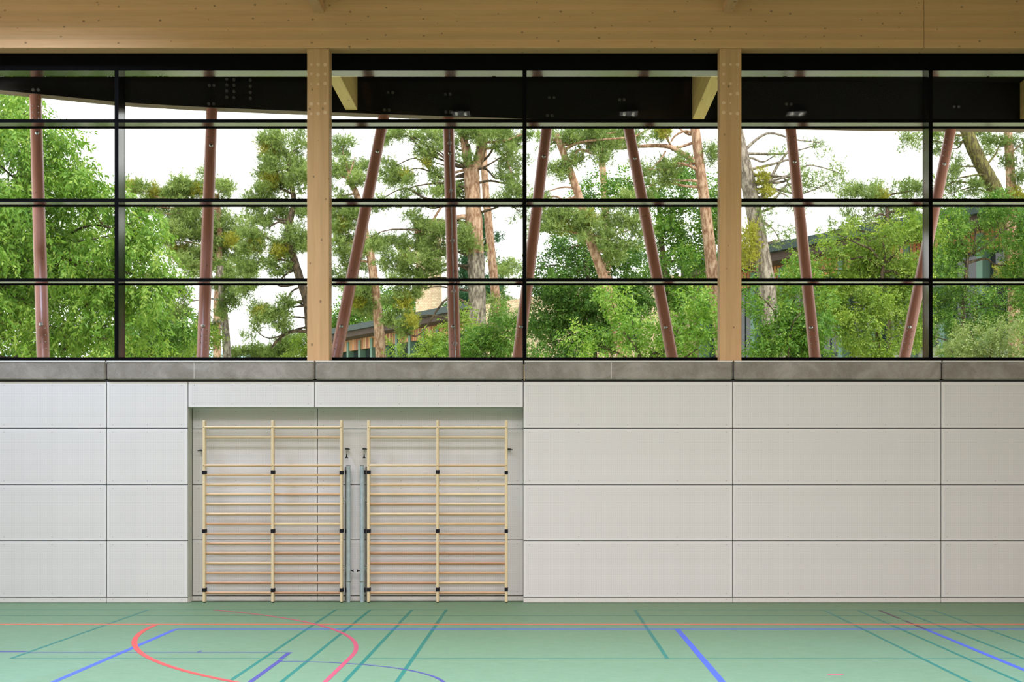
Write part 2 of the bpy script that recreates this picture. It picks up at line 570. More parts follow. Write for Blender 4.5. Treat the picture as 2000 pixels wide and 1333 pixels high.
ZR = [.083, .893, 1.698, 2.506, 3.178]
XJ = [XL, -9.256 + .06, -6.257, RX0]
for a, c, n in ((XL, -6.257, 4), (-6.257, RX0, 2)):
    for z0, z1 in zip(ZR, ZR[1:]):
        panel(a, c, z0, z1, 0, n)
for a, c in ((RX1, 2.735), (2.735, 5.728), (5.728, XR)):
    for z0, z1 in zip(ZR, ZR[1:]):
        panel(a, c, z0, z1, 0, 4)
panel(RX0, -3.268, RZ, ZR[-1], 0, 3)
panel(-3.268, RX1, RZ, ZR[-1], 0, 5)
for a, c, n in ((RX0, -3.268, 3), (-3.268, RX1, 5)):
    zz = ZR[:-1] + [RZ + .01]
    for z0, z1 in zip(zz, zz[1:]):
        panel(a, c, z0, z1, RD, n)
box('reveal', 'reveal', RX0 - .004, RX0, .018, RD, 0, RZ, wall)
box('reveal', 'reveal', RX1, RX1 + .004, .018, RD, 0, RZ, wall)
box('reveal', 'reveal', RX0, RX1, .018, RD, RZ, RZ + .004, wall)
bb = empty('baseboard_back', (0, 0, 0), 'white base board strip along the foot of the panel wall', 'baseboard', kind='structure')
def base(x0, x1, Y, n):
    mb = MB().box(x0 + .003, x1 - .003, Y - .001, Y + .018, .004, .075, 0, .003)
    for i in range(n + 1):
        x = x0 + .09 + (x1 - x0 - .18) * i / n
        mb.add([(x + .005 * math.cos(a * math.pi / 4), Y - .002, .045 + .005 * math.sin(a * math.pi / 4)) for a in range(8)], [tuple(range(8))], 1)
    mb.build('base_strip', ['white_wall', 'dark_steel'], bb)
for a, c, n in ((XL, -6.257, 4), (-6.257, RX0, 2), (RX1, 2.735, 4), (2.735, 5.728, 4), (5.728, XR, 4)):
    base(a, c, 0, n)
base(RX0, -3.268, RD, 3)
base(-3.268, RX1, RD, 5)
box('base_strip', 'white_wall', RX0 - .003, RX0 + .004, .018, RD, .004, .075, bb)

# --- concrete sill blocks
tr = empty('trim_1', (0, 0, 3.2), 'row of grey concrete sill blocks under the windows', 'sill', kind='structure')
SJ = [XL, -6.257, -3.262, -.265, 2.742, 5.735, XR]
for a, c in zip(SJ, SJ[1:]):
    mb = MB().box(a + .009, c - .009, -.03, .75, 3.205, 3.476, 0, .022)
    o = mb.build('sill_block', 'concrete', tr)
    box('edge_highlight', 'white_wall', a + .012, c - .012, -.034, -.004, 3.457, 3.4785, o)  # added white strip: bright highlight of the concrete edge, put into colour
for x in (380, 1194):       # fine casting seams
    xx = (x - 1059) / 136
    box('seam', 'white_wall', xx - .003, xx + .003, -.0308, -.028, 3.225, 3.455, tr)

# --- windows: black curtain wall, six bays of four panes
F0, FG = .32, .60                # frame front, glass
MX = [XL + .0, -6.207, -3.225, -.258, 2.713, 5.665, XR]
ZT = [3.476, 4.66, 5.821, 6.981, 7.736]
for i, (a, c) in enumerate(zip(MX, MX[1:])):
    w = empty('window_%d' % (i + 1), ((a + c) / 2, F0, 3.476), 'black framed glazing of four stacked panes, %s bay from the left' % ('first second third fourth fifth sixth'.split()[i]), 'window', kind='structure')
    bar('mullion', a - .029, a + .029, F0 - .005, FG + .06, 3.476, 8.2, w, (4, 5))
    if i == 5:
        bar('mullion', c - .029, c + .0, F0 - .005, FG + .06, 3.476, 8.2, w, (4, 5))
    x0, x1 = a + .029, c - .029
    bar('transom', x0, x1, F0, FG + .05, 3.476, 3.556, w, (1,))
    for z in ZT[1:4]:
        bar('transom', x0, x1, F0, FG - .012, z, z + .05, w, (0, 1))
        box('glazing_bead', 'black_matte', x0, x1, FG - .012, FG + .05, z - .012, z + .062, w)
    bar('transom', x0, x1, F0, FG - .012, ZT[4], ZT[4] + .08, w, (0,))
    box('head_panel', 'black_matte', x0, x1, F0 + .004, FG + .05, ZT[4] + .08, 8.2, w)
    lo = [3.556, ZT[1] + .062, ZT[2] + .062, ZT[3] + .062]
    hi = [ZT[1] - .012, ZT[2] - .012, ZT[3] - .012, ZT[4]]
    for p, q in zip(lo, hi):
        box('pane', 'glass', x0, x1, FG, FG + .02, p, q, w)

# --- timber: beam, columns, joists
bm_ = MB().box(XL, 5.49, .03, .30, 7.985, ZC, 0, .006)
b1 = bm_.build('timber_beam', 'beam')
tag(b1, 'long pale glulam beam across the top of the windows, left of the thin joint', 'beam', 'glulam beams over the windows')
b2 = MB().box(5.494, XR, .03, .30, 7.985, ZC, 0, .006).build('timber_beam', 'beam')
tag(b2, 'shorter pale glulam beam length right of the thin vertical joint', 'beam', 'glulam beams over the windows')
def column(x0, x1, label):
    mb = MB().box(x0, x1, .045, .30, 3.478, 7.983, 0, .006)
    o = mb.build('timber_column', 'column')
    tag(o, label, 'column', 'square timber columns in front of the glazing')
    rng = random.Random(int(x0 * 100))
    xc = (x0 + x1) / 2
    for r in range(6):
        for cx in (-.1, 0, .1):
            if rng.random() < .8:
                rr = rng.choice((.012, .02, .026))
                z = 7.75 - r * .14 + rng.uniform(-.01, .01)
                pl = MB().tube([(xc + cx, .0436, z), (xc + cx, .05, z)], rr, 14)
                pl.build('plug', 'plug', o)
M['plug'] = plain('pale_wood_plug', srgb(236, 208, 168), .5)
column(-3.384, -3.066, 'pale timber column between the second and third window bays')
column(2.554, 2.868, 'pale timber column between the fourth and fifth window bays')
def joist(x0, x1, label):
    o = MB().box(x0, x1, -10.0, .028, 8.49, ZC - .002, 0, .005).build('roof_joist', 'joist')
    tag(o, label, 'joist', 'roof joists meeting the beam')
joist(-3.28, -3.135, 'pale timber roof joist meeting the beam above the first column')
joist(2.60, 2.745, 'pale timber roof joist meeting the beam above the second column')

# --- court markings (painted strips a hair thick)
def strip(pts, width, col, z, closed=False):
    pts = [np.array(p, float) for p in pts]
    v = []
    for i, p in enumerate(pts):
        t = pts[min(i + 1, len(pts) - 1)] - pts[max(i - 1, 0)]
        t /= np.linalg.norm(t)
        n = np.array([-t[1], t[0]]) * width / 2
        v += [(*(p + n), z), (*(p - n), z), (*(p + n), 0.0), (*(p - n), 0.0)]
    f = []
    for i in range(len(pts) - 1):
        a, b = i * 4, i * 4 + 4
        f += [(a, a + 1, b + 1, b), (a, b, b + 2, a + 2), (a + 1, a + 3, b + 3, b + 1)]
    o = MB().add(v, f).build('court_line', 'line_' + col, fl)
    o['label'] = col + ' painted line'
def YF(y):
    return CH * F / (y - 920) - CD
def along(x, y0, y1, width, col, z):       # a line running away from the viewer
    X = FL(x, y0)[0]
    strip([(X, YF(y0)), (X, YF(y1))], width, col, z)
def across(y, x0, x1, width, col, z):
    Y = YF(y)
    strip([(FL(x0, y)[0], Y), (FL(x1, y)[0], Y)], width, col, z)
z1, z2, z3, z4 = .0011, .0014, .0019, .0025
for x, y0, y1 in ((289.8, 1192, 1286.5), (656, 1191.6, 1420), (724, 1191.6, 1420), (804.8, 1191.6, 1420), (872, 1191.6, 1420),
                  (1240, 1192, 1287), (1611, 1193, 1420), (1676, 1193, 1420), (1758, 1193, 1420), (1824, 1193, 1420)):
    along(x, y0, y1, .041, 'teal', .0009)
across(1191.8, -150, 660, .035, 'teal', z1)
across(1191.8, 655, 873, .035, 'teal', z1)
across(1192.2, 1240, 1830, .035, 'teal', z1)
across(1203.4, -150, 2150, .03, 'teal', z1)
across(1287, 22, 560, .035, 'teal', z1)
across(1287, 720, 2150, .035, 'teal', z1)
across(1220.6, -150, 2150, .085, 'orange', z3)
across(1229.6, 343, 2150, .07, 'blue', z2)
across(1273.5, -200, 52, .09, 'navy', z2)
across(1275.3, 52, 566, .03, 'navy', .00155)
across(1273, 387, 394, .09, 'navy', z2)
along(343, 1230, 1420, .06, 'blue', z2)
along(1323, 1230, 1420, .065, 'blue', z2)
along(1809, 1230.5, 1420, .06, 'blue', z2)
along(1718, 1193, 1209, .045, 'black', z2)
along(1765.5, 1212.5, 1229.5, .045, 'black', z2)
along(566, 1275, 1288, .05, 'navy', z2)
along(549, 1289.5, 1420, .05, 'navy', z2)
across(1318.8, 1616, 1647, .05, 'pink', z2)
def arc(cx, cy, r, a0, a1, width, col, z, n=48, tail=None):
    pts = [(cx + r * math.cos(math.radians(a0 + (a1 - a0) * i / n)), cy + r * math.sin(math.radians(a0 + (a1 - a0) * i / n))) for i in range(n + 1)]
    if tail:
        pts.append(tail)
    strip(pts, width, col, z)
arc(1.99, -2.92, 6.75, 180, 262, .06, 'red', z4)
arc(-7.95, -5.95, 6.0, 54.5, 0, .047, 'pink', .0022, tail=(-1.95, -13))
arc(-2.64, -8.12, 1.8, 90, -40, .035, 'navy', .0017)

# ------------------------------------------------------------------ wall bars
RUNG_Y = [835.5, 854.6, 910, 928.6, 947.4, 966.4, 985.5, 1004.8, 1024.3, 1043.3, 1062.3, 1081.6, 1101, 1120, 1139.4, 1158.6]
def zpx(y, d):
    return CH + (920 - y) * d / F
def wall_bars(xs, label, seed):
    rng = random.Random(seed)
    X = [((x - 1059) / 136.0) for x in xs]
    w = .038
    root = empty('wall_bars', (X[1], .06, 0), label, 'wall bars', 'wooden wall bars in the recess')
    for x in X:
        MB().box(x, x + w, .0, .105, .012, 2.625, 0, .006).build('upright', 'bar_upright', root)
        box('foot', 'rubber', x + .006, x + w - .004, .03, .09, 0.0, .0125, root)
        for zy in (923, 1038, 1153):
            z = zpx(zy, CD) + rng.uniform(-.006, .006)
            MB().box(x - .005, x + w + .006, -.006, .111, z - .027, z + .027, 0, .004).build('strap', 'rubber', root)
        for yy in (835.5, 910):
            z = zpx(yy, CD)
            MB().tube([(x + w / 2, -.002, z), (x + w / 2, .002, z)], .006, 8).build('screw', 'dark_steel', root)
    for xa, xb in zip(X, X[1:]):
        for i, yy in enumerate(RUNG_Y):
            front = i in (0, 2)
            yc = .012 if front else .055
            d = CD + yc
            z = zpx(yy, d)
            rz, ry = (.0185, .0145) if i not in (1, 3) else (.016, .013)
            n = 12
            mb = MB()
            ra, rb = [], []
            for k in range(n):
                a = 2 * math.pi * k / n
                ra.append((xa + w - .006, yc + ry * math.cos(a), z + rz * math.sin(a)))
                rb.append((xb + .006, yc + ry * math.cos(a), z + rz * math.sin(a)))
            mb.add(ra + rb, [(k, (k + 1) % n, n + (k + 1) % n, n + k) for k in range(n)], 0, True)
            mb.add(ra, [tuple(range(n))[::-1]])
            mb.add(rb, [tuple(range(n))])
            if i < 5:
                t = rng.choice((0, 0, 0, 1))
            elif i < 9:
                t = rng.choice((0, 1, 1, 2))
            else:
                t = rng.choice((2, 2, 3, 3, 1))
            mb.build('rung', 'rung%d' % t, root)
    return root
wall_bars((395.2, 529.3, 663.6), 'double wooden wall bars nearer the left corner of the recess', 3)
wall_bars((716.8, 851.8, 986.0), 'double wooden wall bars at the right of the recess, beside the pale upright pipe', 5)

# --- galvanised support posts between the wall bars
def steel_post(px, side, label):
    Yp = .14
    d = CD + Yp
    X = (px - 1059) * d / F
    root = empty('steel_post', (X, Yp, 0), label, 'post', 'galvanised posts between the wall bars')
    z0, zt = 0.0, zpx(910.5, d)
    MB().tube([(X, Yp, z0), (X, Yp, zt)], .031, 20).build('tube', 'galv', root)
    MB().tube([(X, Yp, zt), (X, Yp, zt + .006)], .033, 20).build('cap', 'dark_steel', root)
    for ya, yb in ((973, 985), (1104, 1117)):
        MB().tube([(X, Yp, zpx(yb, d)), (X, Yp, zpx(ya, d))], .0345, 20).build('sleeve', 'galv', root)
    zr = zpx(1136, d)
    MB().tube([(X, Yp, zr - .005), (X, Yp, zr + .005)], .039, 20).build('ring', 'steel', root)
    zk = zpx(1115.5, d)
    MB().tube([(X - side * .03, Yp, zk), (X - side * .055, Yp, zk), (X - side * .06, Yp, zk), (X - side * .074, Yp, zk)], [.006, .006, .012, .022], 14).build('knob', 'rubber', root)
    xr = X + side * .048
    box('rail', 'lamp_grey', xr - .006, xr + .006, Yp + .04, RD, .02, zt - .01, root)
    for yy in (979, 1110):
        zz = zpx(yy, d)
        hg = MB()
        hg.box(min(X + side * .03, X + side * .1), max(X + side * .03, X + side * .1), Yp - .012, Yp + .012, zz - .008, zz + .008)
        for dz in (-.035, 0, .035):
            hg.tube([(X + side * .072, Yp - .03, zz + dz), (X + side * .072, Yp + .01, zz + dz)], .011, 10)
        hg.build('hinge', 'steel', root)
    for yy in (923, 1038, 1153):
        zz = zpx(yy, d)
        box('strap', 'rubber', min(X + side * .031, X + side * .046), max(X + side * .031, X + side * .046), Yp - .02, Yp + .03, zz - .03, zz + .03, root)
steel_post(680.4, -1, 'galvanised upright pipe beside the left set of wall bars')
steel_post(707.6, 1, 'galvanised upright pipe beside the right set of wall bars')

# --- small catches on the recess wall
def catch(px, py, side, full, label):
    Yc = RD
    d = CD + .17
    X, z = (px - 1059) * d / F, zpx(py, d)
    root = empty('wall_catch', (X, Yc, z), label, 'catch', 'small metal catches on the recess wall')
    MB().box(X - .024, X + .024, .15, RD, z - .011, z + .011, 0, .003).build('arm', 'dark_steel', root)
    MB().tube([(X + side * .02, .155, z - .004), (X + side * .05, .155, z - .006)], .008, 10).build('pin', 'dark_steel', root)
    if full:
        MB().tube([(X, .165, z - .01), (X, .165, z - .085)], .006, 10).build('spring_rod', 'steel', root)
        MB().tube([(X, .165, z - .08), (X, .165, z - .11), (X, .165, z - .13), (X, .165, z - .137)], [.007, .009, .022, .023], 14).build('knob', 'rubber', root)
catch(677.0, 877.2, 1, True, 'small metal catch with a hanging black knob over the left upright pipe')
catch(711.3, 877.2, 1, True, 'small metal catch with a hanging black knob over the right upright pipe')
catch(994.5, 878, 1, False, 'small steel catch right of the rightmost wall bar upright')
catch(393.2, 880, -1, False, 'small steel catch left of the leftmost wall bar upright')

# ------------------------------------------------------------------ roof overhang outside
ZE = 8.2
EP = [(-420, 138), (-200, 163), (0, 184), (240, 208), (400, 217), (600, 225), (800, 232), (1100, 242), (1447, 251), (1700, 256), (2000, 259), (2300, 261)]
def eave_at(x):
    y = np.interp(x, [e[0] for e in EP], [e[1] for e in EP])
    d = (ZE - CH) * F / (920 - y)
    return np.array([(x - 1059) * d / F, d - CD])
EX = [eave_at(x) for x in range(-420, 2301, 40)]
ro = empty('roof_overhang', (0, 1, ZE), 'dark roof overhang with a curved edge beam above the red-brown posts', 'roof')
TH = .27
v, f = [], []
for i, p in enumerate(EX):
    t = EX[min(i + 1, len(EX) - 1)] - EX[max(i - 1, 0)]
    t /= np.linalg.norm(t)
    n = np.array([t[1], -t[0]])          # towards the hall
    q = p + n * TH
    v += [(*p, ZE), (*q, ZE), (*q, 9.05), (*p, 9.05)]
fm = []
mbE = MB()
for i in range(len(EX) - 1):
    a, b = i * 4, i * 4 + 4
    f += [(a, b, b + 1, a + 1), (a + 1, b + 1, b + 2, a + 2), (a + 2, b + 2, b + 3, a + 3), (a + 3, b + 3, b, a)]
    fm += [1, 0, 0, 0]
mbE.add(v, f)
mbE.m = fm
mbE.build('edge_beam', ['edge_dark', 'soffit_board'], ro)
mbS = MB()
v, f = [], []
for i, p in enumerate(EX):
    v += [(p[0], p[1] - .05, 9.06), (p[0], .62, 9.06), (p[0], p[1] + .1, 9.3), (p[0], .62, 9.3)]
for i in range(len(EX) - 1):
    a, b = i * 4, i * 4 + 4
    f += [(a, a + 1, b + 1, b), (a + 2, b + 2, b + 3, a + 3), (a, b, b + 2, a + 2), (a + 1, a + 3, b + 3, b + 1)]
mbS.add(v, f).build('soffit', 'edge_dark', ro)

bolt_me = None
def edge_bolt(x, y):
    """bolt head on the inner face of the edge beam, seen at photo position x, y"""
    e = eave_at(x)
    d = CD + e[1] - TH
    X, z = (x - 1059) * d / F, CH + (920 - y) * d / F
    MB().tube([(X, e[1] - TH + .03, z), (X, e[1] - TH - .02, z)], .026, 12).build('bolt', 'bolt_dark', ro)
M['bolt_dark'] = plain('dull_dark_bolt', srgb(96, 96, 92), .45, .8)
for x, y in ((443, 155), (443, 166), (443, 178), (443, 190), (457, 156), (457, 167), (457, 179), (457, 191), (489, 157), (489, 169), (489, 181), (489, 192),
             (409, 167), (418, 167), (408, 203), (417, 203), (65, 176), (75, 176), (758, 181), (767, 181), (751, 215), (760, 215),
             (870, 184), (879, 184), (871, 219), (880, 219), (1073, 191), (1082, 191), (1069, 226), (1078, 226), (1210, 195), (1219, 195),
             (1536, 204), (1545, 204), (1863, 209), (1872, 209)):
    edge_bolt(x, y)

def eave_beam(x0, x1, xm, label):
    yE = eave_at(xm)[1] - TH - .01
    o = MB().box(x0, x1, .66, yE, 8.25, 9.05, 0, .006).build('eave_beam', 'eave')
    tag(o, label, 'beam', 'pale timber beams under the roof overhang')
eave_beam(-3.46, -3.25, 690, 'pale yellow timber beam reaching out under the overhang from the first column')
eave_beam(2.717, 2.925, 1365, 'pale yellow timber beam reaching out under the overhang from the second column')
eave_beam(8.80, 9.01, 2000, 'pale timber beam under the overhang at the right picture edge')

GZ = 2.5      # outside ground
screw_me = {}
def shared(name, key, maker, parent, loc):
    if key not in screw_me:
        o = maker().build(name, 'steel', None)
        screw_me[key] = o.data
        o.parent = parent
    else:
        o = link(name, screw_me[key], parent)
    o.location = Vector(tuple(map(float, loc))) - parent_loc(parent)
    return o
def post(tx, ty, bx, label, r=.1, cable=False, screws=True):
    e = eave_at(tx)
    dT = CD + e[1] - TH / 2
    T = np.array([(tx - 1059) * dT / F, dT - CD, ZE])
    dB = dT * .935
    B = P(bx, 700, dB - CD)
    # run on down to the ground
    u = (B - T) / (B[2] - T[2])
    G = T + u * (GZ - T[2])
    root = empty('timber_post', G, label, 'post', 'round red-brown posts under the overhang')
    # orient the shaft so that the grain follows it
    L = np.linalg.norm(T - G)
    mb = MB().tube([(0, 0, 0), (0, 0, L * .33), (0, 0, L * .66), (0, 0, L)], [r * .96, r, r, r * .97], 28)
    o = mb.build('shaft', 'post', None)
    o.parent = root
    o.rotation_euler = Vector(tuple(T - G)).to_track_quat('Z', 'Y').to_euler()
    ax = (T - G) / L
    tocam = np.array([0, -CD, CH]) - T
    tocam -= ax * np.dot(tocam, ax)
    tocam /= np.linalg.norm(tocam)
    sd = np.cross(ax, tocam)
    def on(z, ang):
        c = T + ax * ((z - T[2]) / ax[2])
        return c + (tocam * math.cos(ang) + sd * math.sin(ang)) * r
    zB = B[2]
    def small():
        return MB().tube([(0, .004, 0), (0, -.012, 0)], .009, 8)
    def big():
        return MB().tube([(0, .005, 0), (0, -.02, 0), (0, -.026, 0)], [.03, .03, .015], 12)
    shared('bolt', 'big', big, root, on(zB + .5, -.15))
    shared('bolt', 'big', big, root, on(ZE - .75, .1))
    if screws:
        for zc in (zB + .28, ZE - .42):
            for k in range(4):
                for a in (-.45, .45):
                    shared('screw', 'small', small, root, on(zc + (k - 1.5) * .11, a))
    if cable:
        pts = [on(ZE - .1 - i * (ZE - 2.7) / 12, .12) + tocam * .012 for i in range(13)]
        MB().tube(pts, .009, 8).build('cable', 'steel', root)
        for k in (1, 3, 5, 7, 9):
            c = pts[k]
            ring = [c + np.array([math.cos(a) * .03, -.012, math.sin(a) * .03]) for a in np.linspace(0, 2 * math.pi, 15)]
            MB().tube(ring, .006, 6, caps=False).build('cable_clip', 'steel', root)
names = ['near upright red-brown round post in front of the big leafy tree, first from the left',
         'red-brown round post in front of the pine group, second from the left',
         'red-brown post leaning right at its top, just right of the first timber column',
         'nearly upright red-brown post with a thin cable and clips down its front',
         'red-brown post leaning right at its top, beside the central mullion',
         'red-brown post leaning left at its top, in front of the dark beech',
         'red-brown post leaning left at its top, right of the second timber column',
         'rightmost red-brown post, leaning right at its top behind the right mullion']
for k, (tx, ty, bx) in enumerate(((69, 186, 84.5), (414, 213, 396), (750, 240, 656), (875.5, 240, 888.5), (1069.5, 242, 1012), (1226, 245, 1313), (1544, 250, 1592), (1857, 255, 1766))):
    post(tx, ty, bx, names[k], .1, cable=(k == 3))

# ------------------------------------------------------------------ ground and far hill
g = MB()
g.add([(-90, .75, GZ), (90, .75, GZ), (90, 160, GZ + 1.5), (-90, 160, GZ + 1.5), (-90, .75, GZ - .3), (90, .75, GZ - .3), (90, 160, GZ - .3), (-90, 160, GZ - .3)],
      [(0, 1, 2, 3), (4, 7, 6, 5), (0, 4, 5, 1), (1, 5, 6, 2), (2, 6, 7, 3), (3, 7, 4, 0)])
tag(g.build('ground', 'ground'), 'lawn and gravel outside the windows', 'ground', kind='structure')
hm = MB()
v, f = [], []
rng = np.random.default_rng(4)
nx = 60
for i in range(nx + 1):
    x = -420 + 560 * i / nx
    h = 53 + 3.5 * math.sin(i * .5) + 1.5 * math.sin(i * 1.7) + rng.uniform(-.5, .5) + 2
    for j, (yy, k) in enumerate(((560, .0), (600, .6), (640, 1.0), (720, .9), (800, 0))):
        v.append((x, yy, GZ + (h - GZ) * k))
for i in range(nx):
    for j in range(4):
        a = i * 5 + j
        f.append((a, a + 5, a + 6, a + 1))
hm.add(v, f, 0, True)
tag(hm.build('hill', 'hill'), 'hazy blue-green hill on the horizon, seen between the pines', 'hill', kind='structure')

# ------------------------------------------------------------------ buildings beyond the trees
u = np.array([.549, -.836, 0]); u /= np.linalg.norm(u)
nrm = np.array([-u[1] * -1, 0, 0])
nrm = np.array([u[1], -u[0], 0])           # outwards, towards the hall
K = 1.5
E0 = np.array([-9.64 * K, 69.8 * K - CD, CH + 6.9 * K])
bd = empty('school_building', E0 * np.array([1, 1, 0]) + np.array([0, 0, GZ]), 'long low building with a dark green roof edge and cedar slats, behind the pines', 'building')
def ob(s, n, z):
    return E0 + (u * s + nrm * n + np.array([0, 0, z])) * K
def obox(name, mat, s0, s1, n0, n1, za, zb, parent, uv=False):
    pts = [ob(s, n, z) for z in (za, zb) for n in (n0, n1) for s in (s0, s1)]
    o = MB().add(pts, [(0, 2, 3, 1), (4, 5, 7, 6), (0, 1, 5, 4), (2, 6, 7, 3), (0, 4, 6, 2), (1, 3, 7, 5)]).build(name, mat, parent)
    if uv:
        me = o.data
        l = me.uv_layers.new(name='metres')
        par = {i: (s, z) for i, (z, n, s) in enumerate((z, n, s) for z in (za, zb) for n in (n0, n1) for s in (s0, s1))}
        for lp in me.loops:
            l.data[lp.index].uv = par[lp.vertex_index]
    return o
def facade(s0, s1, parent):
    obox('roof_slab', 'gutter', s0, s1, -9, .1, .02, .12, parent)
    obox('gutter', 'gutter', s0, s1, -.02, .14, -.16, .04, parent)
    obox('fascia', 'dark_soffit', s0, s1, -.9, -.02, -.42, -.10, parent)
    obox('slat_band', 'slats', s0, s1, -1.0, -.86, -.95, -.42, parent, True)
    obox('wall', 'house_wall', s0, s1, -9, -1.2, -6.2, -.1, parent)
    n = int((s1 - s0) / 1.3)
    for k in range(n + 1):
        s = s0 + k * 1.3
        obox('wall_post', 'green_post', s, s + .2, -1.15, -.8, -6.2, -.5, parent)
        if s + 1.3 < s1 + .2:
            fr = obox('window_frame', 'gutter', s + .22, s + 1.28, -1.2, -1.1, -3.4, -.95, parent)
            obox('glass', 'house_glass', s + .30, s + .72, -1.1, -1.07, -3.3, -1.05, fr)
            obox('glass', 'house_glass', s + .80, s + 1.2, -1.1, -1.07, -1.75, -1.05, fr)
            obox('glass', 'house_glass', s + .80, s + 1.2, -1.1, -1.07, -3.3, -1.85, fr)
facade(-4.0, 13.0, bd)
bd2 = empty('school_wing', ob(27, 0, 0) * np.array([1, 1, 0]) + np.array([0, 0, GZ]), 'dark roofed building wing mostly hidden by shrubs, right of the grey pine trunk', 'building')
facade(26.0, 46.0, bd2)
sw = empty('stone_wing', ob(20, 0, 0) * np.array([1, 1, 0]) + np.array([0, 0, GZ]), 'pale rubble stone wing glimpsed behind the dark beech', 'building')
pts = [ob(s, n, z) for z in (-6.2, 0) for n in (-7, .3) for s in (13.2, 25.6)]
pts[4:8] = [ob(13.2, -7, -.15), ob(25.6, -7, -.3), ob(13.2, .3, -.15), ob(25.6, .3, -.3)]
MB().add(pts, [(0, 2, 3, 1), (4, 5, 7, 6), (0, 1, 5, 4), (2, 6, 7, 3), (0, 4, 6, 2), (1, 3, 7, 5)]).build('stone_wall', 'stone', sw)
ch0 = P(812, 432, 100); ch1 = P(859, 432, 100)
ch = empty('stone_chimney', ((ch0[0] + ch1[0]) / 2, 101, GZ), 'tall pale stone chimney block above the dark green roof edge', 'chimney')
MB().box(ch0[0], ch1[0], 100, 102.4, GZ, ch0[2], 0).build('shaft', 'stone', ch)
MB().box(ch0[0] - .4, ch1[0] + .2, 99.7, 102.7, ch0[2], ch0[2] + .15, 0).build('cap', 'gutter', ch)

# ------------------------------------------------------------------ trees
def np_mesh(name, V, nper, tint, mat, parent):
    """V: (n*nper, 3) separate faces of nper corners each"""
    nf = len(V) // nper
    me = bpy.data.meshes.new(name)
    off = np.array(parent_loc(parent))
    me.vertices.add(len(V))
    me.vertices.foreach_set('co', (V - off).astype(np.float32).ravel())
    me.loops.add(len(V))
    me.loops.foreach_set('vertex_index', np.arange(len(V), dtype=np.int32))
    me.polygons.add(nf)
    me.polygons.foreach_set('loop_start', np.arange(0, len(V), nper, dtype=np.int32))
    me.update(calc_edges=True)
    a = me.attributes.new('tint', 'FLOAT', 'FACE')
    a.data.foreach_set('value', tint.astype(np.float32))
    me.materials.append(M[mat])
    return link(name, me, parent)

def unit(a):
    return a / (np.linalg.norm(a, axis=-1, keepdims=True) + 1e-9)

def blob_points(rng, blobs, n, shell=.42):
    """points in ellipsoids, denser near the skin; returns points, outward directions, blob tint"""
    c = np.array([b[0] for b in blobs]); r = np.array([b[1] for b in blobs])
    wgt = (r[:, 0] * r[:, 2]) ** .9
    idx = rng.choice(len(blobs), n, p=wgt / wgt.sum())
    d = unit(rng.normal(size=(n, 3)))
    rad = rng.uniform(.08, 1, n) ** shell
    # ragged skin
    ph = rng.uniform(0, 6.28, (len(blobs), 3))
    rag = 1 + .18 * np.sin(d[:, 0] * 5 + ph[idx, 0]) * np.sin(d[:, 2] * 6 + ph[idx, 1]) + .10 * np.sin(d[:, 1] * 9 + ph[idx, 2])
    p = c[idx] + d * r[idx] * (rad * rag)[:, None]
    bt = rng.uniform(-.12, .12, len(blobs))[idx]
    return p, unit(d / r[idx]), bt

def lumps(rng, blobs, size, flat=.6, fill=1.0):
    """break each foliage mass into many small irregular lumps"""
    out = []
    for c, r in blobs:
        n = max(4, int(fill * 1.5 * r[0] * r[2] / (size * size * flat)))
        d = unit(rng.normal(size=(n, 3)))
        q = c + d * r * (rng.uniform(.12, 1, n) ** .45)[:, None]
        q = q + rng.normal(size=(n, 3)) * size * .45
        s = size * rng.uniform(.5, 1.4, n)
        for k in range(n):
            out.append((q[k], np.array([s[k], s[k], s[k] * flat * rng.uniform(.7, 1.3)])))
    return out

def leaves(name, rng, blobs, n_spray, per, L, W, mat, parent, spray=.4, droop=.35, updir=.55):
    p, o, bt = blob_points(rng, blobs, n_spray)
    a = unit(o * .8 + rng.normal(size=o.shape) * .45 + np.array([0, 0, -droop]))
    up = unit(np.array([0, 0, 1.0]) * updir + o * .45 + rng.normal(size=o.shape) * .35)
    side = unit(np.cross(a, up)); nn = unit(np.cross(side, a))
    n = n_spray * per
    rep = lambda x: np.repeat(x, per, axis=0)
    t = np.tile(np.linspace(0, 1, per), n_spray) + rng.uniform(-.1, .1, n)
    sg = np.tile(np.where(np.arange(per) % 2 == 0, 1.0, -1.0), n_spray)
    A, S, U = rep(a), rep(side), rep(nn)
    base = rep(p) + A * (t * spray)[:, None] - np.array([0, 0, 1.0]) * (droop * .35 * spray * t * t)[:, None]
    ld = unit(A * .6 + S * (sg * .8)[:, None] + rng.normal(size=(n, 3)) * .28 + np.array([0, 0, -droop * .6]))
    ln = unit(U + rng.normal(size=(n, 3)) * .45)
    ls = unit(np.cross(ld, ln))
    sz = rng.uniform(.7, 1.25, n)[:, None]
    ll, ww = L * sz, W * sz
    v0 = base
    v1 = base + ld * ll * .45 + ls * ww * .5
    v2 = base + ld * ll - np.cross(ls, ld) * ll * .12
    v3 = base + ld * ll * .45 - ls * ww * .5
    V = np.stack([v0, v1, v2, v3], 1).reshape(-1, 3)
    tint = np.clip(.5 + rep(bt) + rep(rng.normal(0, .14, n_spray)) + rng.normal(0, .12, n), 0, 1)
    return np_mesh(name, V, 4, tint, mat, parent)

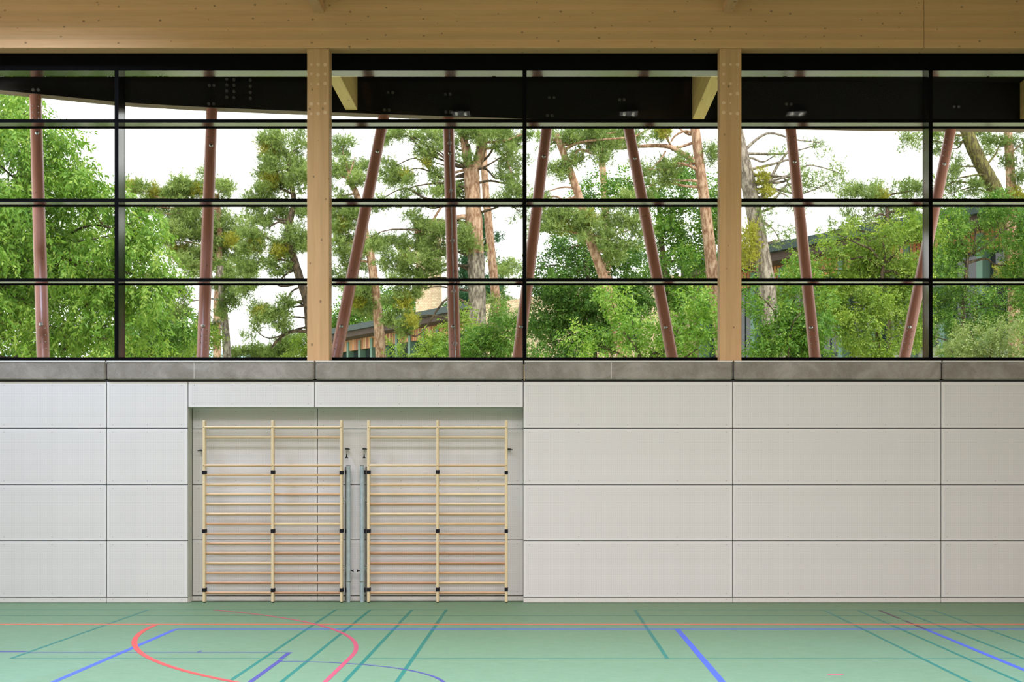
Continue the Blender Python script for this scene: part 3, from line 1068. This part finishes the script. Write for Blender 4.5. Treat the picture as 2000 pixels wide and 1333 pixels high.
def needles(name, rng, blobs, n_tuft, per, L, W, mat, parent, nk=1.0):
    p, o, bt = blob_points(rng, blobs, n_tuft, .5)
    p = p + rng.normal(size=p.shape) * (.075 * nk)
    ax = unit(o * .6 + np.array([0, 0, .55]) + rng.normal(size=o.shape) * .4)
    n = n_tuft * per
    rep = lambda x: np.repeat(x, per, axis=0)
    d = unit(rep(ax) * .75 + rng.normal(size=(n, 3)) * .62)
    s = unit(np.cross(d, rng.normal(size=(n, 3))))
    b = rep(p) + rep(ax) * rng.uniform(-.10, .10, n)[:, None] * nk
    l = L * rng.uniform(.7, 1.2, n)[:, None]
    V = np.stack([b - s * W * .5, b + s * W * .5, b + d * l], 1).reshape(-1, 3)
    tint = np.clip(.5 + rep(bt) + rep(rng.normal(0, .13, n_tuft)) + rng.normal(0, .10, n), 0, 1)
    return np_mesh(name, V, 3, tint, mat, parent)

def to3(b, Y, rng, depth=1.0):
    x, y, rx, ry = b[:4]
    dy = b[4] if len(b) > 4 else float(rng.uniform(-.8, .8)) * max(rx, ry) * (CD + Y) / F * depth
    c = P(x, y, Y + dy)
    k = (CD + Y + dy) / F
    return (c, np.array([rx * k, max(rx, ry) * .9 * k, ry * k]))

def smooth_path(pts, per=6):
    pts = [np.array(p, float) for p in pts]
    out = []
    for i in range(len(pts) - 1):
        p0, p1, p2, p3 = pts[max(i - 1, 0)], pts[i], pts[i + 1], pts[min(i + 2, len(pts) - 1)]
        for k in range(per):
            t = k / per
            out.append(.5 * ((2 * p1) + (-p0 + p2) * t + (2 * p0 - 5 * p1 + 4 * p2 - p3) * t * t + (-p0 + 3 * p1 - 3 * p2 + p3) * t ** 3))
    out.append(pts[-1])
    return out

def limb(name, path, r0, r1, mat, parent, rng, n=10, lump=.06):
    sp = smooth_path(path)
    rad = np.linspace(r0, r1, len(sp))
    return MB().tube(sp, list(rad), n, 0, True, lump, rng).build(name, mat, parent)

def tree(name, label, cat, Y, trunk, r_px, blobs, kind, seed, group=None, mat=None, bark_m='bark_brown', count=1.0, olive=(), extra=(), limbs=True, leaf_k=1.0, branch_r=.05, topbark=None):
    """trunk: photo points from the foot up; blobs: foliage masses (x, y, rx, ry)"""
    rng = np.random.default_rng(seed)
    foot = P(trunk[0][0], 920, Y)
    root = empty(name, (foot[0], Y, GZ), label, cat, group)
    path = [np.array([foot[0], Y, GZ - .05])] + [P(x, y, Y) for x, y in trunk if P(x, y, Y)[2] > GZ + .5]
    k = (CD + Y) / F
    r0, r1 = r_px[0] * k, r_px[1] * k
    if r0 > 0:
        if topbark is not None and len(path) > 4:
            sp = smooth_path(path, 8)
            rad = list(np.linspace(r0, r1, len(sp)))
            cut = next((i for i, q in enumerate(sp) if q[2] > topbark), len(sp) // 2)
            cut = min(max(cut, 2), len(sp) - 3)
            tm = MB().tube(sp[:cut + 1], rad[:cut + 1], 14, 0, True, .05, rng)
            tm.tube(sp[cut:], rad[cut:], 14, 1, True, .05, rng)
            tm.build('trunk', [bark_m, 'bark_orange'], root)
        else:
            limb('trunk', path, r0, r1, bark_m, root, rng, 14, .05)
    for pts, ra, rb in extra:
        limb('branch', [P(x, y, Y + (q[0] if q else 0)) for x, y, *q in pts], ra * k, rb * k, bark_m if topbark is None else 'bark_orange', root, rng)
    b3 = [to3(b, Y, rng) for b in blobs]
    tp = smooth_path(path)
    if limbs:
        for c, r in b3:
            below = [q for q in tp if q[2] < c[2] + r[2] * .3]
            cand = below or tp
            dd = [np.linalg.norm((q - c) * np.array([1, 1, 1.3])) for q in cand]
            q = cand[int(np.argmin(dd))]
            ln = np.linalg.norm(c - q)
            if ln < .35:
                continue
            m1 = q * .66 + c * .34 + np.array([0, 0, rng.uniform(-.10, .16) * ln]) + rng.normal(size=3) * .07 * ln
            m2 = q * .3 + c * .7 + np.array([0, 0, rng.uniform(-.10, .12) * ln]) + rng.normal(size=3) * .07 * ln
            limb('branch', [q, m1, m2, c + (c - q) / ln * r[0] * .4], min(branch_r, r0 * .6 if r0 > 0 else branch_r), .012, bark_m if topbark is None else 'bark_brown', root, rng, 6)
    area = sum(r[0] * r[2] for c, r in b3)
    if kind == 'leaf':
        L = .13 * leaf_k
        leaf_k *= .82
        L = .13 * leaf_k
        n = int(area * 640 * count / leaf_k ** 1.8)
        leaves('foliage', rng, lumps(rng, b3, .42 * leaf_k ** .8), n, 7, L, L * .5, mat or 'leaf_mid', root, spray=.36 * leaf_k)
    elif kind == 'ash':
        n = int(area * 420 * count)
        leaves('foliage', rng, lumps(rng, b3, .42, .7), n, 9, .125, .046, mat or 'leaf_bright', root, spray=.32, droop=.75, updir=.6)
    else:
        nk = max(.85, (CD + Y) / 55.0)
        n = int(area * 2100 * count / nk ** 2)
        needles('foliage', rng, lumps(rng, b3, .28 * nk, .6, 1.2), n, 9, .118 * nk, .024 * nk, mat or 'needle', root, nk)
    for q in olive:
        o3 = [to3(q, Y - .25, rng, .2)]
        a = o3[0][1][0] * o3[0][1][2]
        oo = needles('foliage_clump', rng, o3, int(a * 2400), 9, .10, .022, 'needle_olive', root)
        oo['label'] = 'yellowish olive clump of foliage'
    return root

# left: big leafy tree close to the glass
tree('ash_tree', 'big bright leafy tree filling the left panes behind the first post', 'tree', 12,
     [(-60, 900), (-40, 700), (0, 560), (30, 420), (50, 300), (60, 230)], (26, 6),
     [(60, 245, 85, 60), (10, 330, 120, 110), (110, 330, 60, 80), (70, 430, 150, 90), (185, 455, 105, 70), (140, 520, 150, 80), (265, 475, 52, 55),
      (60, 560, 160, 80), (205, 570, 100, 70), (30, 660, 150, 80), (165, 665, 120, 60), (290, 515, 45, 45), (165, 380, 55, 30), (-60, 480, 120, 240), (230, 640, 50, 50),
      (265, 425, 30, 30), (30, 205, 55, 28), (300, 540, 25, 20)],
     'ash', 11, mat='leaf_bright', extra=[([(60, 700), (120, 640), (165, 600), (215, 560)], 4, 2), ([(0, 610), (40, 580), (90, 530)], 3, 1.5), ([(120, 690), (150, 660), (220, 630)], 3, 1.5)], branch_r=.06, count=1.15)
tree('round_tree', 'blue-green leafy tree low behind the left mullion', 'tree', 30, [(285, 900), (285, 700)], (6, 3),
     [(285, 625, 48, 40), (260, 660, 50, 45), (320, 670, 45, 40), (240, 690, 50, 40), (350, 640, 22, 25)], 'leaf', 12, mat='leaf_mid', leaf_k=1.2, count=.9)
tree('pine_tree', 'broad pine behind the second post, with a reddish trunk', 'tree', 40,
     [(426, 900), (424, 700), (424, 600), (428, 520), (428, 440), (425, 385)], (9, 4),
     [(265, 378, 28, 26), (305, 378, 33, 22), (352, 375, 38, 24), (390, 366, 28, 22), (430, 376, 33, 22), (340, 420, 42, 24), (385, 438, 55, 28), (345, 470, 40, 30),
      (425, 450, 45, 32), (400, 500, 50, 28), (450, 480, 48, 36), (370, 520, 36, 26), (462, 525, 40, 22), (432, 545, 30, 20), (300, 402, 30, 14)],
     'pine', 21, 'scots pines outside', bark_m='bark_orange', olive=[(345, 490, 22, 20), (300, 372, 14, 14), (262, 366, 16, 14), (386, 372, 16, 12), (452, 470, 16, 14), (375, 410, 20, 12)], mat='needle', branch_r=.07)
tree('pine_tree', 'thin dark mossy pine trunk just right of the second post', 'tree', 37,
     [(447, 900), (444, 720), (440, 640), (434, 580), (430, 520)], (9, 6),
     [(436, 560, 20, 20), (407, 632, 28, 18), (432, 612, 20, 14), (345, 595, 26, 45), (330, 640, 20, 28), (450, 590, 12, 14)], 'pine', 22, 'scots pines outside', mat='needle_dark', bark_m='bark_grey', branch_r=.05)
tree('pine_tree', 'tall crooked pine left of the first timber column', 'tree', 33,
     [(640, 900), (616, 700), (606, 640), (600, 590), (586, 545), (572, 500), (562, 462), (568, 425), (574, 395), (567, 350), (562, 305)], (11, 4),
     [(540, 278, 40, 18), (583, 290, 26, 26), (530, 305, 30, 26), (560, 335, 42, 24), (512, 335, 28, 13), (532, 368, 32, 20), (585, 355, 22, 30), (498, 382, 34, 12),
      (560, 402, 28, 14), (522, 430, 50, 22), (490, 465, 38, 28), (540, 478, 42, 26), (590, 470, 20, 24), (500, 515, 36, 20), (548, 522, 34, 15),
      (484, 560, 18, 28), (508, 606, 32, 22), (540, 622, 24, 24), (500, 640, 14, 14), (566, 600, 14, 22), (592, 425, 10, 25)],
     'pine', 23, 'scots pines outside', bark_m='bark_brown', olive=[(522, 288, 20, 18), (528, 352, 16, 18), (500, 480, 18, 14), (548, 492, 18, 12), (505, 612, 16, 10)],
     extra=[([(602, 587), (575, 592), (555, 602), (545, 625)], 3.5, 1.5), ([(606, 648), (570, 648), (545, 662), (530, 680)], 4, 2), ([(568, 440), (545, 434), (525, 445)], 3, 1.2),
            ([(588, 525), (565, 532), (550, 545)], 3, 1.2), ([(592, 560), (570, 570), (555, 600), (553, 640), (547, 670)], 2, 1)])
tree('pine_tree', 'slender pale pink pine trunk between the first column and the cable post', 'tree', 30,
     [(752, 900), (744, 700), (738, 620), (730, 545), (722, 490), (712, 450), (703, 400), (692, 370), (680, 350)], (11, 5),
     [(672, 286, 24, 20), (690, 316, 34, 20), (664, 338, 28, 24), (702, 345, 32, 15), (668, 382, 24, 18), (682, 430, 30, 24), (668, 470, 24, 28), (664, 520, 20, 24),
      (692, 500, 34, 24), (700, 560, 30, 34), (710, 598, 26, 24), (652, 420, 14, 34)],
     'pine', 24, 'scots pines outside', mat='needle', bark_m='bark_orange', olive=[(672, 440, 14, 14), (700, 590, 14, 14)])
tree('pine_tree', 'thickest forked pine just right of the cable post, grey foot and orange top', 'tree', 26,
     [(936, 900), (933, 690), (932, 620), (930, 520), (926, 430), (922, 370), (921, 330)], (18, 15),
     [(900, 252, 42, 17), (950, 258, 52, 15), (1000, 268, 36, 20), (860, 264, 34, 18), (832, 285, 28, 18), (800, 258, 34, 12), (835, 312, 18, 12), (998, 330, 22, 40),
      (1010, 365, 18, 28), (985, 300, 24, 14), (872, 368, 28, 18), (850, 345, 24, 15), (897, 305, 14, 20), (890, 385, 20, 18), (832, 398, 18, 16), (992, 388, 16, 9),
      (794, 342, 13, 9), (790, 375, 14, 18), (756, 340, 20, 34), (745, 395, 20, 16), (768, 272, 28, 28), (1012, 415, 14, 22),
      (790, 480, 52, 24), (832, 452, 38, 14), (768, 520, 42, 24), (820, 500, 40, 24), (850, 520, 24, 20), (790, 560, 34, 24), (822, 565, 20, 15), (792, 635, 20, 46),
      (762, 610, 16, 22), (872, 450, 34, 14), (918, 468, 34, 16), (880, 490, 24, 16), (720, 470, 20, 20), (836, 436, 30, 16), (846, 482, 24, 20), (826, 530, 24, 18)],
     'pine', 25, 'scots pines outside', mat='needle', bark_m='bark_grey', topbark=8.8, count=.9,
     olive=[(832, 316, 10, 9), (795, 342, 8, 7), (790, 590, 14, 14), (800, 505, 16, 12), (805, 625, 10, 14)],
     extra=[([(921, 340), (912, 312), (908, 285), (903, 250)], 9, 7), ([(922, 338), (934, 312), (941, 285), (944, 245)], 11, 9),
            ([(926, 433), (905, 424), (880, 430), (850, 442), (810, 455)], 6, 2.5), ([(921, 336), (905, 333), (880, 340)], 4, 2),
            ([(942, 292), (965, 290), (985, 305), (1000, 340)], 3, 1), ([(946, 278), (985, 275), (1020, 262)], 3, 1.5), ([(842, 440), (852, 420), (868, 395), (880, 370)], 3, 1.5)])
tree('pine_tree', 'thin bare pale pine trunk right behind the forked pine', 'tree', 30,
     [(980, 900), (974, 680), (967, 570), (958, 480), (953, 420), (949, 380), (946, 330), (944, 280)], (10, 6), [(950, 258, 30, 14), (968, 600, 10, 16)], 'pine', 26, 'scots pines outside', bark_m='bark_orange', limbs=False)
tree('spruce_tree', 'dark blue-green spruce behind the cable post', 'tree', 98, [(925, 900), (920, 700), (920, 520), (918, 430)], (8, 2),
     [(920, 430, 14, 26), (918, 480, 24, 26), (945, 470, 15, 55), (912, 540, 28, 34), (905, 600, 30, 30), (900, 640, 30, 28), (950, 560, 16, 40)], 'pine', 27, mat='spruce', count=1.3)
tree('pine_tree', 'small distant pine between the forked pine and the central mullion', 'tree', 108, [(990, 900), (986, 640), (982, 560), (980, 520)], (3, 1.5),
     [(980, 510, 18, 12), (990, 525, 20, 12), (972, 522, 12, 10), (1000, 600, 14, 20), (985, 580, 16, 14)], 'pine', 28, 'scots pines outside', mat='needle')
tree('pine_tree', 'brown pine leaning left across the pane right of the central mullion', 'tree', 19.3,
     [(1235, 900), (1216, 700), (1202, 630), (1188, 575), (1170, 515), (1152, 468), (1139, 415), (1126, 370), (1112, 330), (1099, 296), (1086, 262)], (12, 6),
     [(1086, 262, 34, 18), (1140, 265, 38, 18), (1182, 276, 44, 20), (1165, 298, 28, 12), (1212, 258, 30, 18), (1242, 262, 22, 20), (1066, 280, 20, 18), (1122, 312, 16, 14), (1088, 332, 14, 10),
      (1090, 418, 44, 18), (1130, 428, 52, 22), (1168, 448, 52, 26), (1200, 420, 44, 22), (1080, 450, 34, 18), (1228, 448, 30, 24), (1060, 386, 14, 10), (1208, 480, 26, 24)],
     'pine', 29, 'scots pines outside', mat='needle', bark_m='bark_orange', olive=[(1155, 425, 18, 10), (1100, 440, 16, 10)],
     extra=[([(1112, 330), (1130, 294), (1155, 300), (1178, 305)], 3, 1.2), ([(1152, 468), (1130, 452), (1105, 440), (1085, 450)], 4, 1.5), ([(1125, 368), (1100, 366), (1070, 374)], 2.5, 1)])
tree('pine_tree', 'pale distant pine trunk behind the bright leafy crown', 'tree', 48, [(1190, 900), (1188, 600), (1182, 400), (1176, 320), (1172, 255)], (9, 6), [(1172, 265, 30, 16), (1200, 262, 26, 14)], 'pine', 30, 'scots pines outside', bark_m='bark_orange', limbs=False)
tree('pine_tree', 'orange-barked pine just left of the second timber column', 'tree', 22,
     [(1425, 900), (1410, 680), (1400, 600), (1391, 530), (1384, 465), (1377, 400), (1368, 335), (1362, 285), (1355, 232)], (14, 9),
     [(1298, 262, 17, 18), (1268, 330, 26, 14), (1300, 326, 24, 16), (1264, 368, 15, 20), (1330, 322, 16, 14), (1228, 278, 26, 15), (1386, 300, 12, 9), (1300, 350, 16, 12)],
     'pine', 31, 'scots pines outside', mat='needle', bark_m='bark_orange', olive=[(1298, 258, 13, 13)],
     extra=[([(1368, 325), (1345, 308), (1318, 292), (1295, 285), (1250, 286), (1205, 290)], 6, 3), ([(1352, 258), (1335, 257), (1318, 266), (1310, 278)], 3, 1.5), ([(1300, 295), (1285, 318), (1262, 336)], 2, .8)])
tree('pine_tree', 'grey-barked leaning pine just right of the second timber column', 'tree', 20,
     [(1540, 900), (1516, 700), (1503, 610), (1496, 550), (1488, 500), (1477, 440), (1468, 390), (1458, 340), (1448, 300), (1434, 240)], (19, 13),
     [(1510, 303, 16, 9), (1582, 285, 26, 12), (1494, 346, 20, 16), (1546, 338, 12, 9), (1598, 370, 22, 14), (1622, 352, 20, 14), (1540, 374, 16, 9), (1484, 424, 14, 20), (1502, 440, 12, 16), (1558, 408, 12, 9),
      (1530, 470, 14, 9), (1596, 280, 18, 9), (1580, 350, 14, 8), (1640, 340, 10, 9), (1560, 320, 8, 7)],
     'pine', 32, 'scots pines outside', mat='needle', bark_m='bark_grey', count=.42, olive=[(1490, 346, 14, 14), (1500, 375, 12, 12), (1462, 480, 16, 50)],
     extra=[([(1482, 400), (1492, 378), (1505, 350), (1520, 322), (1540, 295)], 5, 2), ([(1506, 348), (1528, 346), (1545, 368), (1552, 388)], 2, 1), ([(1500, 360), (1515, 372), (1540, 384)], 2.5, 1), ([(1490, 432), (1512, 450), (1525, 475)], 2, .8), ([(1540, 295), (1565, 292), (1590, 285)], 2, 1)])
tree('pine_tree', 'low pine with an olive clump left of the right mullion', 'tree', 27.5,
     [(1745, 900), (1738, 700), (1736, 560), (1734, 440), (1730, 385)], (6, 3),
     [(1650, 370, 24, 9), (1690, 370, 32, 13), (1732, 372, 36, 15), (1780, 372, 32, 18), (1722, 390, 26, 11), (1732, 425, 34, 18), (1690, 420, 24, 14), (1770, 410, 16, 11), (1655, 440, 20, 14), (1630, 452, 20, 10)],
     'pine', 33, 'scots pines outside', mat='needle', count=.8, olive=[(1722, 380, 16, 9)])
tree('pine_tree', 'mossy leaning pine right of the right mullion', 'tree', 31.5,
     [(2005, 900), (1990, 600), (1972, 460), (1952, 390), (1932, 350), (1911, 310), (1892, 268), (1878, 225)], (18, 12),
     [(1850, 285, 26, 22), (1868, 328, 24, 18), (1832, 262, 16, 10), (1782, 274, 26, 14), (1898, 372, 30, 12), (1860, 380, 24, 12), (1932, 300, 16, 22), (1910, 260, 16, 10), (1845, 350, 16, 12)],
     'pine', 34, 'scots pines outside', mat='needle', bark_m='bark_moss', count=.7, extra=[([(1932, 350), (1900, 358), (1865, 355), (1840, 370)], 3, 1), ([(1920, 330), (1945, 300), (1955, 270)], 2.5, 1)])
tree('pine_tree', 'straight reddish pine trunk at the right picture edge', 'tree', 29,
     [(1985, 900), (1980, 600), (1977, 420), (1973, 330), (1968, 240)], (12, 8),
     [(1990, 285, 26, 30), (1988, 345, 22, 24), (1945, 268, 18, 12), (1950, 385, 24, 14), (2000, 400, 30, 20), (1960, 320, 12, 14)],
     'pine', 35, 'scots pines outside', mat='needle_dark', bark_m='bark_orange', count=.7, olive=[(1985, 380, 14, 12), (1965, 530, 20, 16)])

# deciduous masses right of the centre
tree('beech_tree', 'dark spreading beech right of the central mullion', 'tree', 26.5, [(1160, 900), (1160, 700), (1150, 560), (1140, 470)], (9, 3),
     [(1130, 505, 80, 45), (1078, 560, 44, 38), (1150, 575, 80, 50), (1110, 630, 72, 40), (1195, 640, 70, 50), (1062, 632, 28, 30), (1238, 560, 50, 50), (1088, 486, 30, 20), (1120, 680, 80, 28), (1230, 500, 40, 36), (1058, 524, 24, 26)],
     'leaf', 41, mat='leaf_dark', leaf_k=.9, count=.95)
tree('maple_tree', 'bright green leafy crown between the leaning post and the orange pine', 'tree', 35, [(1300, 900), (1300, 600), (1290, 450), (1285, 380)], (9, 3),
     [(1180, 368, 42, 18), (1232, 354, 34, 18), (1150, 384, 28, 12), (1290, 372, 34, 24), (1332, 348, 32, 26), (1342, 410, 42, 46), (1298, 450, 40, 36), (1350, 500, 48, 50), (1286, 530, 44, 44), (1335, 585, 44, 34), (1390, 410, 24, 70), (1240, 395, 20, 16), (1380, 500, 30, 50)],
     'leaf', 42, mat='leaf_mid', leaf_k=1.15, count=.8)
tree('leafy_shrub', 'fresh green shrub in front of the beech, below the leaning post', 'shrub', 14.5, [(1260, 900), (1255, 720)], (5, 3),
     [(1238, 640, 44, 26), (1300, 655, 56, 38), (1366, 645, 42, 46), (1200, 600, 34, 18), (1185, 684, 50, 22), (1340, 690, 60, 26), (1250, 690, 50, 20), (1374, 600, 22, 30)],
     'leaf', 43, mat='leaf_bright', leaf_k=.85, count=.8)
tree('leafy_shrub', 'dense green shrub at the foot of the grey pine', 'shrub', 15, [(1540, 900), (1530, 720)], (5, 3),
     [(1474, 575, 20, 36), (1575, 560, 26, 30), (1560, 630, 50, 40), (1492, 655, 40, 42), (1592, 640, 56, 50), (1555, 690, 60, 26), (1488, 700, 34, 20)],
     'leaf', 44, mat='leaf_mid', leaf_k=.85, count=.9)
tree('maple_tree', 'yellow-green leafy tree left of the right mullion', 'tree', 22, [(1715, 900), (1715, 640), (1725, 520)], (7, 3),
     [(1640, 462, 34, 18), (1622, 502, 30, 26), (1682, 490, 48, 36), (1742, 452, 48, 32), (1792, 465, 38, 46), (1730, 540, 64, 46), (1682, 590, 60, 46), (1770, 620, 50, 56), (1640, 565, 40, 34), (1700, 660, 64, 40), (1650, 620, 40, 40), (1780, 540, 40, 50), (1545, 555, 34, 34, 1.6), (1520, 600, 40, 30, 1.6), (1570, 510, 20, 16, 1.6)],
     'leaf', 45, mat='leaf_yellow', leaf_k=.85, count=.85)
tree('maple_tree', 'mid-green leafy tree right of the right mullion', 'tree', 26, [(1880, 900), (1880, 640), (1890, 500)], (6, 3),
     [(1850, 430, 48, 30), (1920, 425, 48, 34), (1985, 440, 40, 44), (1850, 505, 44, 44), (1915, 470, 36, 24), (1990, 520, 36, 50), (1850, 585, 46, 44), (1880, 640, 46, 36), (1990, 600, 34, 40), (1935, 600, 36, 30), (1830, 660, 30, 40)],
     'leaf', 46, mat='leaf_mid', leaf_k=.8, count=.85)
tree('pale_shrub', 'pale silvery green shrub in the lower right corner pane', 'shrub', 15, [(1930, 900), (1930, 760)], (4, 2),
     [(1900, 660, 40, 34), (1952, 645, 40, 30), (1992, 680, 36, 40), (1862, 690, 34, 24), (1925, 695, 50, 24)],
     'leaf', 47, mat='leaf_pale', leaf_k=.62, count=.8)
# low bushes before the building
tree('feathery_shrub', 'feathery mid-green shrub left of the central mullion', 'shrub', 19, [(965, 900), (965, 740)], (4, 2),
     [(958, 648, 38, 30), (988, 668, 32, 32), (930, 672, 32, 30), (1003, 640, 16, 30), (892, 686, 34, 24), (1020, 690, 26, 20), (960, 605, 12, 34), (950, 695, 40, 18)],
     'leaf', 48, mat='leaf_mid', leaf_k=.6, count=.9)
tree('leafy_shrub', 'yellow-green shrub left of the cable post, before the building', 'shrub', 21, [(845, 900), (845, 740)], (4, 2),
     [(830, 684, 42, 22), (868, 652, 20, 24), (908, 640, 18, 34), (780, 692, 34, 18), (852, 692, 44, 22), (905, 605, 8, 16)],
     'leaf', 49, mat='leaf_yellow', leaf_k=.75, count=.75)
tree('leafy_shrub', 'round yellow-green shrub at the foot of the second post', 'shrub', 34, [(370, 900), (370, 740)], (3, 2),
     [(368, 668, 42, 26), (335, 688, 36, 24), (412, 690, 28, 22), (300, 694, 30, 18), (390, 650, 20, 18)],
     'leaf', 50, mat='leaf_yellow', leaf_k=1.0, count=.9)
tree('juniper_shrub', 'dark green needled shrub under the crooked pine', 'shrub', 46, [(520, 900), (520, 740)], (3, 2),
     [(500, 690, 40, 14), (552, 688, 36, 20), (530, 694, 50, 16), (575, 676, 22, 20), (470, 694, 20, 12)], 'pine', 51, mat='needle_dark', count=1.3)
tree('leafy_shrub', 'light green shrub squeezed against the first timber column', 'shrub', 35, [(594, 900), (594, 740)], (3, 2),
     [(592, 668, 18, 24), (604, 690, 20, 22), (575, 694, 18, 14)], 'leaf', 52, mat='leaf_yellow', leaf_k=.9)
tree('round_tree', 'distant soft green tree above the left end of the building', 'tree', 115, [(720, 900), (720, 700), (720, 600)], (5, 2),
     [(690, 610, 30, 30), (755, 600, 26, 34), (720, 640, 50, 16), (660, 640, 26, 30), (800, 600, 20, 22), (880, 600, 14, 20)], 'leaf', 53, mat='leaf_mid', leaf_k=2.6, count=1.0)

# ------------------------------------------------------------------ hall lamps hanging from the ceiling
def hall_lamp(X, Y, label):
    z = 9.02
    root = empty('hall_lamp', (X, Y, z), label, 'lamp', 'square pendant lamps in the hall')
    MB().add([(X - .2, Y - .2, z), (X + .2, Y - .2, z), (X + .2, Y + .2, z), (X - .2, Y + .2, z), (X - .12, Y - .12, z + .16), (X + .12, Y - .12, z + .16), (X + .12, Y + .12, z + .16), (X - .12, Y + .12, z + .16)],
             [(0, 1, 5, 4), (1, 2, 6, 5), (2, 3, 7, 6), (3, 0, 4, 7), (4, 5, 6, 7), (0, 3, 2, 1)]).build('housing', 'lamp_grey', root)
    box('diffuser', 'lamp_glow', X - .18, X + .18, Y - .18, Y + .18, z - .006, z - .001, root)
    for s in (-1, 1):
        box('bulb', 'lamp_bulb', X + s * .09 - .025, X + s * .09 + .025, Y - .1, Y + .1, z - .02, z - .0065, root)
        MB().tube([(X + s * .1, Y, z + .15), (X + s * .03, Y, ZC)], .005, 6).build('cable', 'steel', root)

M['lamp_glow'] = None
def glow(name, strength, col):
    m, nt, b = new_mat(name)
    b.inputs['Emission Color'].default_value = (*col, 1)
    b.inputs['Emission Strength'].default_value = strength
    b.inputs['Base Color'].default_value = (*col, 1)
    return m
M['lamp_glow'] = glow('lamp_diffuser', 4.0, (1, .97, .9))
M['lamp_bulb'] = glow('lamp_bulb', 28.0, (1, .95, .82))
for X, lab in ((-1.62, 'square pendant lamp, leftmost of the three mirrored in the top panes'), (1.72, 'square pendant lamp, middle one of the three mirrored in the top panes'), (5.06, 'square pendant lamp, rightmost of the three mirrored in the top panes')):
    hall_lamp(X, -6.75, lab)

# ------------------------------------------------------------------ light
w = bpy.data.worlds.new('sky')
SC.world = w
w.use_nodes = True
nt = w.node_tree
bg = nt.nodes['Background']
tc = nt.nodes.new('ShaderNodeTexCoord')
sp = nt.nodes.new('ShaderNodeSeparateXYZ')
nt.links.new(tc.outputs['Generated'], sp.inputs[0])
c = ramp(nt, sp.outputs[2], [(0.0, (1.0, 1.0, .98)), (.35, (1.0, 1.0, 1.0)), (.8, (.74, .87, 1.0))])
nt.links.new(c, bg.inputs[0])
bg.inputs[1].default_value = 2.0

def light(name, typ, loc, rot, energy, col=(1, 1, 1), **kw):
    d = bpy.data.lights.new(name, typ)
    d.energy = energy
    d.color = col
    for k, v in kw.items():
        setattr(d, k, v)
    o = bpy.data.objects.new(name, d)
    C.objects.link(o)
    o.location = loc
    o.rotation_euler = rot
    return o
sun = light('sun', 'SUN', (5, -20, 40), (0, 0, 0), 3.0, (1, .95, .86), angle=math.radians(10))
sun.rotation_euler = Vector((-.38, .55, -.80)).to_track_quat('-Z', 'Y').to_euler()
# added fill under the ceiling, unseen; front row follows the steep recess shadows
for Y, e, sy, col in ((-3.9, 170, .3, (1.0, .84, .80)), (-9.0, 1400, 2.0, (.89, .83, .94)), (-14.5, 1350, 3.0, (1.0, .87, .98))):
    light('ceiling_fill', 'AREA', (-.3, Y, ZC - .05), (0, 0, 0), e, col, shape='RECTANGLE', size=15.0, size_y=sy, spread=math.radians(140))
light('ceiling_fill', 'AREA', (-.3, -9.6, ZC - .05), (0, 0, 0), 950, (.16, .42, 1.0), shape='RECTANGLE', size=15.0, size_y=1.4, spread=math.radians(84))  # added blue fill with a narrow spread, tints the floor below
light('ceiling_fill', 'AREA', (-7.4, -2.4, ZC - .05), (0, 0, 0), 430, (.58, .70, 1.0), shape='RECTANGLE', size=2.8, size_y=1.0, spread=math.radians(130))  # added cool fill, turns the left end of the panel wall bluish

SC.cycles.diffuse_bounces = 3
SC.cycles.glossy_bounces = 3
SC.cycles.transparent_max_bounces = 8
SC.view_settings.view_transform = 'Standard'
SC.view_settings.look = 'None'
SC.view_settings.exposure = 0.0
SC.view_settings.gamma = 1.0
SC.view_settings.use_curve_mapping = False
